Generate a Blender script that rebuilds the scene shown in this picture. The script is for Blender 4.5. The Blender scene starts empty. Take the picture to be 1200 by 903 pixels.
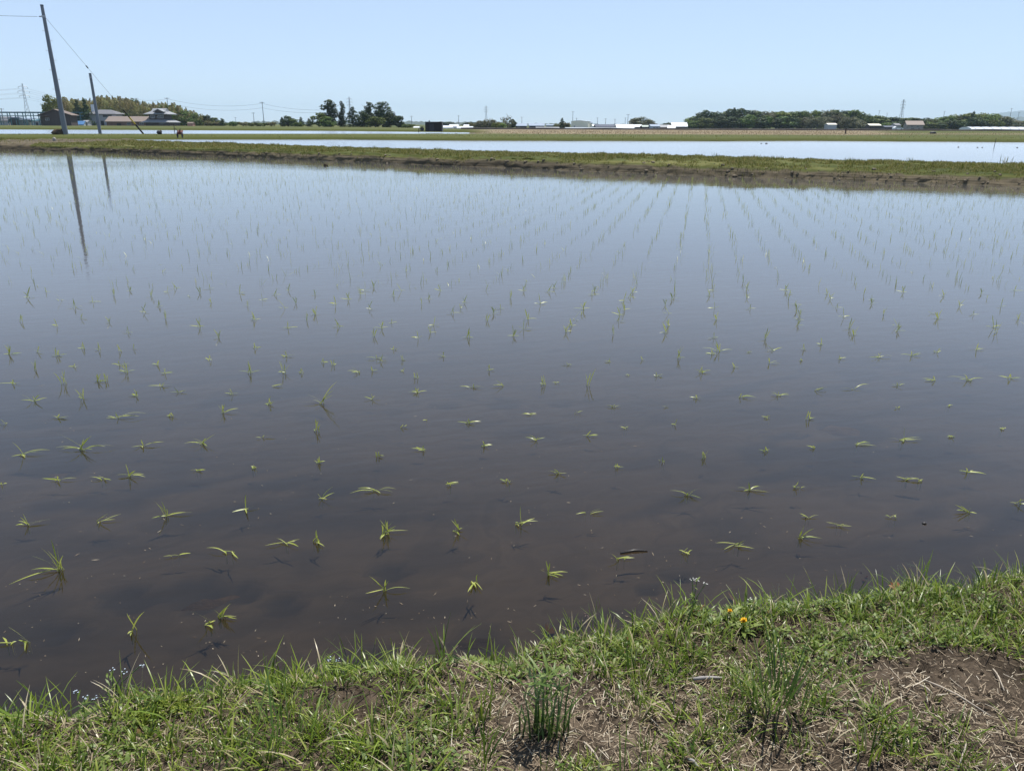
import bpy, math, random
import numpy as np
from mathutils import Vector, Matrix, Euler

S = bpy.context.scene
C = S.collection
PI = math.pi
R = math.radians

# ------------------------------------------------------------------ camera
PW, PH, F = 1200.0, 903.0, 900.0
YH, HCAM = 146.0, 1.30
PITCH = math.atan((PH / 2 - YH) / F)
ROLL = R(0.2)
cam_d = bpy.data.cameras.new('camera')
cam = bpy.data.objects.new('camera', cam_d)
C.objects.link(cam)
cam_d.sensor_width = 36.0
cam_d.lens = F / PW * 36.0
cam_d.clip_start = 0.02
cam_d.clip_end = 60000
MROT = Matrix.Rotation(PI / 2 - PITCH, 4, 'X') @ Matrix.Rotation(ROLL, 4, 'Z')
cam.matrix_world = Matrix.Translation((0, 0, HCAM)) @ MROT
S.camera = cam

# ------------------------------------------------------------------ sky, sun
SUN_EL, SUN_AZ = R(66), R(26)          # azimuth clockwise from +Y (ahead)
w = bpy.data.worlds.new('World')
S.world = w
w.use_nodes = True
nt = w.node_tree
sky = nt.nodes.new('ShaderNodeTexSky')
sky.sky_type = 'NISHITA'
sky.sun_disc = False
sky.sun_elevation = SUN_EL
sky.sun_rotation = SUN_AZ
sky.altitude = 20
sky.air_density = 0.75
sky.dust_density = 0.0
sky.ozone_density = 1.2
bg = nt.nodes['Background']
bg.inputs['Strength'].default_value = 0.105
pale = nt.nodes.new('ShaderNodeMixRGB')          # thin high veil: the clear sky mixed with an even pale blue
pale.inputs[2].default_value = (4.5, 5.6, 7.7, 1)
wtc = nt.nodes.new('ShaderNodeTexCoord')
wsx = nt.nodes.new('ShaderNodeSeparateXYZ')
wmr = nt.nodes.new('ShaderNodeMapRange')         # the veil thins out towards the zenith
wmr.inputs['From Min'].default_value = 0.33
wmr.inputs['From Max'].default_value = 0.75
wmr.inputs['To Min'].default_value = 0.58
wmr.inputs['To Max'].default_value = 0.10
nt.links.new(wtc.outputs['Generated'], wsx.inputs[0])
nt.links.new(wsx.outputs['Z'], wmr.inputs['Value'])
nt.links.new(wmr.outputs[0], pale.inputs[0])
nt.links.new(sky.outputs[0], pale.inputs[1])
nt.links.new(pale.outputs[0], bg.inputs['Color'])
sd = bpy.data.lights.new('sun', 'SUN')
sd.energy = 4.9
sd.angle = R(0.53)
sd.color = (1.0, 0.96, 0.9)
so = bpy.data.objects.new('sun', sd)
C.objects.link(so)
sv = Vector((math.sin(SUN_AZ) * math.cos(SUN_EL), math.cos(SUN_AZ) * math.cos(SUN_EL), math.sin(SUN_EL)))
so.rotation_euler = sv.to_track_quat('Z', 'Y').to_euler()
so.location = (0, 0, 30)
S.view_settings.view_transform = 'Standard'
S.view_settings.look = 'None'
S.view_settings.exposure = 0.42
S.view_settings.gamma = 1.0
S.render.engine = 'CYCLES'
S.cycles.max_bounces = 8
S.cycles.transparent_max_bounces = 12
S.cycles.caustics_reflective = False
S.cycles.caustics_refractive = False

# ------------------------------------------------------------------ pixel <-> world
M3 = MROT.to_3x3()


def yh(px):
    return YH + (px - 600) * math.tan(ROLL)


def ray(px, py):
    return M3 @ Vector(((px - PW / 2) / F, -(py - PH / 2) / F, -1.0))


def gp(px, py, z=0.0):
    """ground point seen at a photo pixel, on the level z"""
    d = ray(px, py)
    t = (z - HCAM) / d.z
    return Vector((d.x * t, d.y * t, z))


def at(px, D, z=0.0):
    d = ray(px, yh(px))
    return Vector((d.x * D / d.y, D, z))


def ztop(px, py, D):
    d = ray(px, py)
    return HCAM + d.z * D / d.y


FX = F / math.cos(PITCH)


def pxm(D):
    return D / FX                        # metres to one photo pixel, sideways, at distance D


def sstep(a, b, x):
    t = np.clip((np.asarray(x, float) - a) / (b - a), 0, 1)
    return t * t * (3 - 2 * t)


def zland(px, D):
    s = float(sstep(420, 560, px)) * float(sstep(170, 330, D))
    return 0.33 - 0.75 * s


def pnoise(x, y, seed=0):
    """smooth lattice noise 0..1"""
    x = np.asarray(x, float)
    y = np.asarray(y, float)
    xi = np.floor(x).astype(np.int64)
    yi = np.floor(y).astype(np.int64)
    fx, fy = x - xi, y - yi
    fx = fx * fx * (3 - 2 * fx)
    fy = fy * fy * (3 - 2 * fy)

    def h(a, b):
        n = (a * 374761393 + b * 668265263 + seed * 1442695041) & 0x7fffffff
        n = ((n ^ (n >> 13)) * 1274126177) & 0x7fffffff
        return ((n ^ (n >> 16)) & 0xffff) / 65535.0
    return (h(xi, yi) * (1 - fx) + h(xi + 1, yi) * fx) * (1 - fy) + (h(xi, yi + 1) * (1 - fx) + h(xi + 1, yi + 1) * fx) * fy


# ------------------------------------------------------------------ objects and meshes
def tag(o, label=None, cat=None, group=None, kind=None):
    if label:
        o['label'] = label
    if cat:
        o['category'] = cat
    if group:
        o['group'] = group
    if kind:
        o['kind'] = kind
    return o


def thing(name, label, cat, loc=(0, 0, 0), rz=0.0, group=None):
    o = bpy.data.objects.new(name, None)
    C.objects.link(o)
    o.empty_display_size = 0.1
    o.location = loc
    o.rotation_euler = (0, 0, rz)
    return tag(o, label, cat, group)


def mesh_np(name, V, Q, mats, smooth=False, mi=None):
    """mesh from numpy vertices and quads / triangles (one size per call)"""
    V = np.asarray(V, np.float32).reshape(-1, 3)
    Q = np.asarray(Q, np.int32)
    n, k = Q.shape
    me = bpy.data.meshes.new(name)
    me.vertices.add(len(V))
    me.vertices.foreach_set('co', V.ravel())
    me.loops.add(n * k)
    me.loops.foreach_set('vertex_index', Q.ravel())
    me.polygons.add(n)
    me.polygons.foreach_set('loop_start', np.arange(0, n * k, k, dtype=np.int32))
    me.polygons.foreach_set('loop_total', np.full(n, k, np.int32))
    if mi is not None:
        me.polygons.foreach_set('material_index', np.asarray(mi, np.int32))
    me.update(calc_edges=True)
    me.validate()
    if smooth:
        me.polygons.foreach_set('use_smooth', np.ones(len(me.polygons), bool))
    for m in (mats if isinstance(mats, (list, tuple)) else [mats]):
        me.materials.append(m)
    return me


def link(name, me, parent=None, loc=None):
    o = bpy.data.objects.new(name, me)
    C.objects.link(o)
    if parent:
        o.parent = parent
    if loc is not None:
        o.location = loc
    return o


class MB:
    def __init__(self):
        self.v, self.f, self.m, self.cur = [], [], [], 0

    def add(self, vs, fs):
        b = len(self.v)
        self.v += [tuple(v) for v in vs]
        self.f += [tuple(b + i for i in f) for f in fs]
        self.m += [self.cur] * len(fs)
        return self

    def box(self, c, s, rz=0.0):
        hx, hy, hz = s[0] / 2, s[1] / 2, s[2] / 2
        cs, sn = math.cos(rz), math.sin(rz)
        vs = []
        for dz in (-hz, hz):
            for dx, dy in ((-hx, -hy), (hx, -hy), (hx, hy), (-hx, hy)):
                vs.append((c[0] + dx * cs - dy * sn, c[1] + dx * sn + dy * cs, c[2] + dz))
        return self.add(vs, [(3, 2, 1, 0), (4, 5, 6, 7), (0, 1, 5, 4), (1, 2, 6, 5), (2, 3, 7, 6), (3, 0, 4, 7)])

    def tube(self, pts, rad, n=8, caps=True):
        pts = [Vector(p) for p in pts]
        if not isinstance(rad, (list, tuple)):
            rad = [rad] * len(pts)
        vs, fs = [], []
        for i, p in enumerate(pts):
            t = (pts[min(i + 1, len(pts) - 1)] - pts[max(i - 1, 0)]).normalized()
            a = t.orthogonal() if abs(t.z) > .9 else Vector((0, 0, 1)).cross(t)
            if abs(t.z) > .9:
                a = Vector((1, 0, 0)) - t * t.x
            a.normalize()
            b = t.cross(a)
            for k in range(n):
                q = 2 * PI * k / n
                vs.append(p + (a * math.cos(q) + b * math.sin(q)) * rad[i])
        for i in range(len(pts) - 1):
            for k in range(n):
                k2 = (k + 1) % n
                fs.append((i * n + k, i * n + k2, (i + 1) * n + k2, (i + 1) * n + k))
        if caps:
            fs.append(tuple(range(n - 1, -1, -1)))
            fs.append(tuple((len(pts) - 1) * n + k for k in range(n)))
        return self.add(vs, fs)

    def prism(self, sec, x0, x1, ax='x'):
        """closed section in (y, z) (or (x, z) for ax='y') extruded along the axis"""
        n = len(sec)
        if ax == 'x':
            vs = [(x0, a, b) for a, b in sec] + [(x1, a, b) for a, b in sec]
        else:
            vs = [(a, x0, b) for a, b in sec] + [(a, x1, b) for a, b in sec]
        fs = [tuple(range(n)), tuple(range(2 * n - 1, n - 1, -1))]
        for i in range(n):
            j = (i + 1) % n
            fs.append((i, i + n, j + n, j))
        return self.add(vs, fs)

    def blob(self, c, r, seed=0, n=8, rough=.2):
        rg = random.Random(seed)
        vs, fs = [], []
        rows = max(4, n // 2 + 1)
        for i in range(rows + 1):
            th = PI * i / rows
            for k in range(n):
                q = 2 * PI * k / n
                s = 1 + rg.uniform(-rough, rough)
                if i in (0, rows):
                    s = 1
                vs.append((c[0] + r[0] * s * math.sin(th) * math.cos(q), c[1] + r[1] * s * math.sin(th) * math.sin(q), c[2] + r[2] * s * math.cos(th)))
        for i in range(rows):
            for k in range(n):
                k2 = (k + 1) % n
                fs.append((i * n + k, (i + 1) * n + k, (i + 1) * n + k2, i * n + k2))
        return self.add(vs, fs)

    def build(self, name, mats, parent=None, smooth=False, loc=None):
        me = bpy.data.meshes.new(name)
        me.from_pydata(self.v, [], self.f)
        me.validate()
        for m in (mats if isinstance(mats, (list, tuple)) else [mats]):
            me.materials.append(m)
        if any(self.m) and len(me.polygons) == len(self.m):
            me.polygons.foreach_set('material_index', self.m)
        if smooth:
            me.polygons.foreach_set('use_smooth', [True] * len(me.polygons))
        me.update()
        return link(name, me, parent, loc)


# ------------------------------------------------------------------ materials
def nodes(name):
    m = bpy.data.materials.new(name)
    m.use_nodes = True
    t = m.node_tree
    return m, t, t.nodes['Principled BSDF'], t.nodes['Material Output']


def ramp(t, stops, fac=None):
    n = t.nodes.new('ShaderNodeValToRGB')
    while len(n.color_ramp.elements) < len(stops):
        n.color_ramp.elements.new(0.5)
    for e, (p, c) in zip(n.color_ramp.elements, stops):
        e.position = p
        e.color = (*c, 1)
    if fac is not None:
        t.links.new(fac, n.inputs['Fac'])
    return n


def noise(t, scale, detail=5, rough=.6, co=None, dist=0.0):
    n = t.nodes.new('ShaderNodeTexNoise')
    n.inputs['Scale'].default_value = scale
    n.inputs['Detail'].default_value = detail
    n.inputs['Roughness'].default_value = rough
    n.inputs['Distortion'].default_value = dist
    if co is not None:
        t.links.new(co, n.inputs['Vector'])
    return n


def coords(t, scale=(1, 1, 1), rz=0.0, kind='Object'):
    tc = t.nodes.new('ShaderNodeTexCoord')
    mp = t.nodes.new('ShaderNodeMapping')
    mp.inputs['Scale'].default_value = scale
    mp.inputs['Rotation'].default_value = (0, 0, rz)
    t.links.new(tc.outputs[kind], mp.inputs['Vector'])
    return mp.outputs[0]


def mat(name, c0, c1=None, scale=3.0, rough=.7, bump=0.0, metallic=0.0, stretch=(1, 1, 1), spec=.3):
    """one surface whose own colour wanders between c0 and c1"""
    m, t, p, o = nodes(name)
    c1 = c1 or tuple(x * .75 for x in c0)
    co = coords(t, stretch)
    n = noise(t, scale, 6, .65, co)
    r = ramp(t, [(.3, c0), (.7, c1)], n.outputs['Fac'])
    t.links.new(r.outputs[0], p.inputs['Base Color'])
    p.inputs['Roughness'].default_value = rough
    p.inputs['Metallic'].default_value = metallic
    p.inputs['Specular IOR Level'].default_value = spec
    if bump:
        b = t.nodes.new('ShaderNodeBump')
        b.inputs['Strength'].default_value = bump
        b.inputs['Distance'].default_value = .02
        t.links.new(n.outputs['Fac'], b.inputs['Height'])
        t.links.new(b.outputs[0], p.inputs['Normal'])
    return m


def leafmat(name, stops, trans=.35, rough=.45, obj_var=0.0, spec=.35):
    """foliage: every leaf (mesh island) takes its own colour of the ramp"""
    m, t, p, o = nodes(name)
    g = t.nodes.new('ShaderNodeNewGeometry')
    r = ramp(t, stops, g.outputs['Random Per Island'])
    col = r.outputs[0]
    if obj_var:
        oi = t.nodes.new('ShaderNodeObjectInfo')
        mr = t.nodes.new('ShaderNodeMapRange')
        mr.inputs['To Min'].default_value = 1 - obj_var
        mr.inputs['To Max'].default_value = 1 + obj_var
        t.links.new(oi.outputs['Random'], mr.inputs['Value'])
        hs = t.nodes.new('ShaderNodeHueSaturation')
        t.links.new(mr.outputs[0], hs.inputs['Value'])
        mr2 = t.nodes.new('ShaderNodeMapRange')
        mr2.inputs['To Min'].default_value = .47
        mr2.inputs['To Max'].default_value = .52
        t.links.new(oi.outputs['Random'], mr2.inputs['Value'])
        t.links.new(mr2.outputs[0], hs.inputs['Hue'])
        t.links.new(col, hs.inputs['Color'])
        col = hs.outputs[0]
    t.links.new(col, p.inputs['Base Color'])
    p.inputs['Roughness'].default_value = rough
    p.inputs['Specular IOR Level'].default_value = spec
    tr = t.nodes.new('ShaderNodeBsdfTranslucent')
    t.links.new(col, tr.inputs['Color'])
    mx = t.nodes.new('ShaderNodeMixShader')
    mx.inputs[0].default_value = trans
    t.links.new(p.outputs[0], mx.inputs[1])
    t.links.new(tr.outputs[0], mx.inputs[2])
    t.links.new(mx.outputs[0], o.inputs['Surface'])
    return m


def water_material(name='paddy water', rough=.012, chop=1.0):
    m, t, p, o = nodes(name)
    t.nodes.remove(p)
    co = coords(t, (1.0, 1.0, 1.0), R(-14))
    # wind ripples: short crests plus a long slow swell, calm lanes between
    mp = t.nodes.new('ShaderNodeMapping')
    mp.inputs['Scale'].default_value = (0.55, 1.5, 1)
    t.links.new(co, mp.inputs['Vector'])
    n1 = noise(t, 9.0, 3, .5, mp.outputs[0], .4)
    n2 = noise(t, 1.1, 2, .5, mp.outputs[0])
    n3 = noise(t, .16, 2, .5, mp.outputs[0])
    b1 = t.nodes.new('ShaderNodeBump')
    b1.inputs['Distance'].default_value = 0.0019 * chop
    cl = ramp(t, [(.35, (.25,) * 3), (.65, (1.0,) * 3)], n3.outputs['Fac'])
    t.links.new(cl.outputs[0], b1.inputs['Strength'])
    t.links.new(n1.outputs['Fac'], b1.inputs['Height'])
    b2 = t.nodes.new('ShaderNodeBump')
    b2.inputs['Strength'].default_value = .6
    b2.inputs['Distance'].default_value = 0.0028 * chop
    t.links.new(n2.outputs['Fac'], b2.inputs['Height'])
    t.links.new(b1.outputs[0], b2.inputs['Normal'])
    fr = t.nodes.new('ShaderNodeFresnel')
    fr.inputs['IOR'].default_value = 1.38
    t.links.new(b2.outputs[0], fr.inputs['Normal'])
    tr = t.nodes.new('ShaderNodeBsdfTransparent')
    tr.inputs['Color'].default_value = (.52, .47, .39, 1)
    gl = t.nodes.new('ShaderNodeBsdfGlossy')
    gl.inputs['Roughness'].default_value = rough
    gl.inputs['Color'].default_value = (1, 1, 1, 1)
    t.links.new(b2.outputs[0], gl.inputs['Normal'])
    silt = t.nodes.new('ShaderNodeBsdfDiffuse')          # silt hanging in the water
    silt.inputs['Color'].default_value = (.122, .116, .104, 1)
    body = t.nodes.new('ShaderNodeMixShader')
    wy = t.nodes.new('ShaderNodeTexCoord')               # silt share grows outward, painting in the mid-field's brighter reflected light
    ws = t.nodes.new('ShaderNodeSeparateXYZ')
    t.links.new(wy.outputs['Object'], ws.inputs[0])
    wr = t.nodes.new('ShaderNodeMapRange')
    wr.interpolation_type = 'SMOOTHSTEP'
    wr.inputs['From Min'].default_value = 2.0
    wr.inputs['From Max'].default_value = 6.5
    wr.inputs['To Min'].default_value = .03
    wr.inputs['To Max'].default_value = .62
    t.links.new(ws.outputs['Y'], wr.inputs['Value'])
    t.links.new(wr.outputs[0], body.inputs[0])
    t.links.new(tr.outputs[0], body.inputs[1])
    t.links.new(silt.outputs[0], body.inputs[2])
    mx = t.nodes.new('ShaderNodeMixShader')
    t.links.new(fr.outputs[0], mx.inputs[0])
    t.links.new(body.outputs[0], mx.inputs[1])
    t.links.new(gl.outputs[0], mx.inputs[2])
    t.links.new(mx.outputs[0], o.inputs['Surface'])
    return m


def mud_material():
    m, t, p, o = nodes('paddy mud')
    co = coords(t, (.35, 1.3, 1), R(-22))
    n1 = noise(t, 1.6, 6, .62, co, .05)
    n2 = noise(t, 14, 6, .7)
    r1 = ramp(t, [(.34, (.034, .029, .024)), (.47, (.074, .062, .050)), (.68, (.110, .090, .070))], n1.outputs['Fac'])
    r2 = ramp(t, [(.3, (.62,) * 3), (.62, (1.08,) * 3)], n2.outputs['Fac'])
    mx = t.nodes.new('ShaderNodeMixRGB')
    mx.blend_type = 'MULTIPLY'
    mx.inputs[0].default_value = 1
    t.links.new(r1.outputs[0], mx.inputs[1])
    t.links.new(r2.outputs[0], mx.inputs[2])
    dk = t.nodes.new('ShaderNodeAttribute')
    dk.attribute_name = 'bed_dark'  # painted streaks of dark reflection, plus dark organic patches
    m3 = t.nodes.new('ShaderNodeMixRGB')
    m3.inputs[2].default_value = (.020, .019, .020, 1)
    t.links.new(dk.outputs['Fac'], m3.inputs[0])
    t.links.new(mx.outputs[0], m3.inputs[1])
    t.links.new(m3.outputs[0], p.inputs['Base Color'])
    p.inputs['Roughness'].default_value = .8
    return m


def soil_material():
    m, t, p, o = nodes('bank soil')
    n1 = noise(t, 5, 6, .65)
    n2 = noise(t, 70, 5, .7)
    n3 = noise(t, 260, 3, .7)
    r1 = ramp(t, [(.32, (.042, .032, .022)), (.52, (.086, .065, .045)), (.72, (.150, .116, .080))], n1.outputs['Fac'])
    r2 = ramp(t, [(.34, (.42,) * 3), (.64, (1.35,) * 3)], n2.outputs['Fac'])
    mx = t.nodes.new('ShaderNodeMixRGB')
    mx.blend_type = 'MULTIPLY'
    mx.inputs[0].default_value = .95
    t.links.new(r1.outputs[0], mx.inputs[1])
    t.links.new(r2.outputs[0], mx.inputs[2])
    t.links.new(mx.outputs[0], p.inputs['Base Color'])
    p.inputs['Roughness'].default_value = .95
    p.inputs['Specular IOR Level'].default_value = .1
    ad = t.nodes.new('ShaderNodeMath')
    ad.operation = 'ADD'
    t.links.new(n2.outputs['Fac'], ad.inputs[0])
    t.links.new(n3.outputs['Fac'], ad.inputs[1])
    b = t.nodes.new('ShaderNodeBump')
    b.inputs['Strength'].default_value = .9
    b.inputs['Distance'].default_value = .012
    t.links.new(ad.outputs[0], b.inputs['Height'])
    t.links.new(b.outputs[0], p.inputs['Normal'])
    return m


def land_material():
    """far fields: soil / green turf / dry straw turf, by what grows there (point attributes)"""
    m, t, p, o = nodes('field turf')
    a = t.nodes.new('ShaderNodeAttribute')
    a.attribute_name = 'grassy'
    d = t.nodes.new('ShaderNodeAttribute')
    d.attribute_name = 'dry'
    n1 = noise(t, .9, 6, .7)
    n2 = noise(t, 6, 5, .7)
    n3 = noise(t, .12, 4, .6)

    def thresh(attr, no, wdt=.25, amt=.8):
        # attr + (noise-.5)*amt > .5
        s = t.nodes.new('ShaderNodeMath')
        s.operation = 'MULTIPLY_ADD'
        t.links.new(no, s.inputs[0])
        s.inputs[1].default_value = amt
        s.inputs[2].default_value = -.5 * amt
        q = t.nodes.new('ShaderNodeMath')
        q.operation = 'ADD'
        t.links.new(attr, q.inputs[0])
        t.links.new(s.outputs[0], q.inputs[1])
        mr = t.nodes.new('ShaderNodeMapRange')
        mr.inputs['From Min'].default_value = .5 - wdt / 2
        mr.inputs['From Max'].default_value = .5 + wdt / 2
        t.links.new(q.outputs[0], mr.inputs['Value'])
        return mr.outputs[0]
    green = ramp(t, [(.32, (.034, .045, .010)), (.5, (.078, .088, .024)), (.68, (.15, .14, .05))], n2.outputs['Fac'])
    dry = ramp(t, [(.3, (.17, .135, .085)), (.6, (.27, .215, .135)), (.8, (.20, .165, .085))], n2.outputs['Fac'])
    soil = ramp(t, [(.3, (.058, .047, .032)), (.5, (.105, .086, .056)), (.7, (.165, .135, .085))], n2.outputs['Fac'])
    m1 = t.nodes.new('ShaderNodeMixRGB')
    n4 = noise(t, 2.3, 5, .7)
    av = t.nodes.new('ShaderNodeMath')
    av.operation = 'MULTIPLY_ADD'
    t.links.new(n4.outputs['Fac'], av.inputs[0])
    av.inputs[1].default_value = .6
    t.links.new(n3.outputs['Fac'], av.inputs[2])
    sb = t.nodes.new('ShaderNodeMath')
    sb.operation = 'SUBTRACT'
    t.links.new(av.outputs[0], sb.inputs[0])
    sb.inputs[1].default_value = .3
    t.links.new(thresh(d.outputs['Fac'], sb.outputs[0], .35, 1.3), m1.inputs[0])
    t.links.new(green.outputs[0], m1.inputs[1])
    t.links.new(dry.outputs[0], m1.inputs[2])
    m2 = t.nodes.new('ShaderNodeMixRGB')
    t.links.new(thresh(a.outputs['Fac'], n1.outputs['Fac'], .25, .9), m2.inputs[0])
    t.links.new(soil.outputs[0], m2.inputs[1])
    t.links.new(m1.outputs[0], m2.inputs[2])
    t.links.new(m2.outputs[0], p.inputs['Base Color'])
    p.inputs['Roughness'].default_value = .95
    p.inputs['Specular IOR Level'].default_value = .1
    b = t.nodes.new('ShaderNodeBump')
    b.inputs['Strength'].default_value = 1
    b.inputs['Distance'].default_value = .05
    t.links.new(n2.outputs['Fac'], b.inputs['Height'])
    t.links.new(b.outputs[0], p.inputs['Normal'])
    return m


RUFFLED = water_material('wind ruffled water', .17, 2.0)
WATER, MUD, SOIL, LAND = water_material(), mud_material(), soil_material(), land_material()
RICE = leafmat('rice leaf', [(0, (.24, .30, .045)), (.5, (.40, .44, .085)), (1, (.58, .57, .18))], .35, .35)
GRASS = leafmat('grass blade', [(0, (.045, .085, .009)), (.35, (.125, .19, .018)), (.68, (.22, .285, .036)), (.85, (.31, .35, .075)), (.88, (.38, .31, .17)), (1, (.50, .43, .28))], .28, .34)
TALLG = leafmat('tall grass blade', [(0, (.065, .12, .024)), (.5, (.13, .20, .04)), (.85, (.21, .27, .08)), (1, (.40, .35, .21))], .35, .35)
WEED = leafmat('weed leaf', [(0, (.075, .13, .02)), (.5, (.15, .21, .04)), (.9, (.24, .29, .08)), (.97, (.25, .31, .08)), (1, (.22, .11, .05))], .35, .45)
STRAW = leafmat('dry straw', [(0, (.09, .062, .038)), (.3, (.20, .145, .09)), (.6, (.33, .255, .165)), (.88, (.46, .39, .27)), (1, (.58, .52, .41))], .1, .7)
FARG = leafmat('bank grass', [(0, (.06, .075, .014)), (.4, (.125, .14, .03)), (.72, (.20, .19, .06)), (1, (.34, .27, .14))], .4, .6, 0, .15)
DRYG = leafmat('dry field grass', [(0, (.16, .13, .07)), (.5, (.28, .22, .13)), (1, (.36, .29, .19))], .3, .6)

# ================================================================== GROUND
def ip(px, pts):
    xs = [p[0] for p in pts]
    ys = [p[1] for p in pts]
    if px <= xs[0]:
        i = 0
    elif px >= xs[-1]:
        i = len(xs) - 2
    else:
        return float(np.interp(px, xs, ys))
    return ys[i] + (ys[i + 1] - ys[i]) * (px - xs[i]) / (xs[i + 1] - xs[i])


A_BASE = [(-300, 172.6), (0, 175.8), (100, 177.6), (200, 181), (300, 184.8), (400, 189), (600, 197.3), (800, 205), (950, 210), (1200, 218.5), (1500, 229)]
A_BROWN = [(-300, 166), (0, 168.5), (200, 173.5), (400, 179), (600, 186.5), (800, 192.5), (950, 197), (1200, 205.2), (1500, 215)]
A_BACK = [(155, 164.4), (200, 166.2), (400, 172.8), (570, 177.7), (770, 181.3), (950, 187.6), (1200, 191.6), (1500, 197)]
B_FRONT = [(-300, 163.2), (200, 163.6), (400, 163.6), (550, 165), (850, 165.6), (950, 165.2), (1200, 166.8), (1500, 168)]
B_BACK = 156.0
C_FRONT = [(-300, 150.6), (0, 151.8), (200, 152.6), (400, 153.6), (560, 155.3)]

rng = np.random.default_rng(7)


def strip_mesh(name, rows_fn, pxs, mat_, kind='structure', label=None):
    rows, g, d = [], [], []
    for px in pxs:
        r = rows_fn(px)
        rows.append([q[0] for q in r])
        g.append([q[1] for q in r])
        d.append([q[2] for q in r])
    V = np.array(rows, float)
    nx, ny = V.shape[:2]
    idx = np.arange(nx * ny).reshape(nx, ny)
    Q = np.stack([idx[:-1, :-1], idx[1:, :-1], idx[1:, 1:], idx[:-1, 1:]], -1).reshape(-1, 4)
    me = mesh_np(name, V, Q, mat_, True)
    for nm, arr in (('grassy', g), ('dry', d)):
        at_ = me.attributes.new(nm, 'FLOAT', 'POINT')
        at_.data.foreach_set('value', np.array(arr, np.float32).ravel())
    o = link(name, me)
    return tag(o, kind=kind), V, np.array(g), np.array(d)


# --- the levee across the picture (bank A)
def rows_a(px):
    base = gp(px, ip(px, A_BASE), 0)
    D = base.y
    top_z = min(.34, max(.16, ztop(px, ip(px, A_BROWN), D + .32)))
    if px < 155:
        bfz = gp(px, ip(px, B_FRONT), .3).y
        back_D = bfz + .6
        bz = .32
    else:
        bz = top_z + (.03 if px > 500 else -.06)
        back_D = gp(px, ip(px, A_BACK), bz).y
    out = []
    sl = [(0, .03), (.03, .20), (.06, .36), (.10, .50), (.15, .63), (.20, .76), (.26, .87), (.32, .95), (.38, 1.0), (.46, 1.02)]
    T = [(-.25, -.12, 0), (-.04, -.02, 0)] + [(dd * 1.1, max(top_z * q, .02), .20 + .30 * q + .30 * max(0, q - .6) / .4) for dd, q in sl]
    for dd, z, g in T:
        out.append((at(px, D + dd, z), g, 0))
    n = 16
    for i in range(1, n + 1):
        u = i / n
        Dd = D + .52 + (back_D - D - .52) * u ** 1.3
        out.append((at(px, Dd, top_z + (bz - top_z) * u + .03 * math.sin(PI * u)), .95, .22 + .2 * (1 - u)))
    if px >= 155:
        out.append((at(px, back_D + .12, bz * .5), .3, 0))
        out.append((at(px, back_D + .3, -.12), 0, 0))
    else:
        out.append((at(px, back_D + .2, bz - .01), 1, 0))
        out.append((at(px, back_D + .4, bz - .06), 1, 0))
    # lumps
    res = []
    for k, (p, g, dr) in enumerate(out):
        nz = (float(pnoise(p.x * 3.1, p.y * 3.1, 3)) - .5) * .07 + (float(pnoise(p.x * 9, p.y * 9, 4)) - .5) * .05
        ny = (float(pnoise(p.x * 2.2, 7.7, 5)) - .5) * .14 + (float(pnoise(p.x * .35, 1.7, 8)) - .5) * .35 if k < 12 else 0
        if 1 < k < 12:
            ny += (float(pnoise(p.x * 6, p.z * 16, 9)) - .5) * .06 + (float(pnoise(p.x * 14, p.z * 34, 10)) - .5) * .07
        if k > len(out) - 3:
            nz = 0
        # bare earth round the pole's foot
        e = math.hypot((p.x - BARE.x) / 3.4, (p.y - BARE.y) / 15.0) + (float(pnoise(p.x * .9, p.y * .5, 6)) - .5) * .5
        if e < 1:
            g = g * .12
        res.append(((p.x, p.y + ny * (1 if k < 11 else .4), p.z + nz), g, dr))
    return res


POLE = gp(77, 157.6, .33)
BARE = gp(66, 165, .32)
BARE = Vector((BARE.x, BARE.y + 6, 0))
pxs = []
x = -260.0
while x < 1480:
    pxs.append(x)
    x += 2.2 if x < 400 else 3.2
bank_a, VA, GA, DA = strip_mesh('earth_bank', rows_a, pxs, LAND)


# --- land beyond the second field, the third field sunk into it
DROWS = [150, 158, 166, 175, 190, 205, 225, 250, 280, 320, 380, 450, 600, 900, 1500, 3000, 6000, 9000, 12800]


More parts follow.
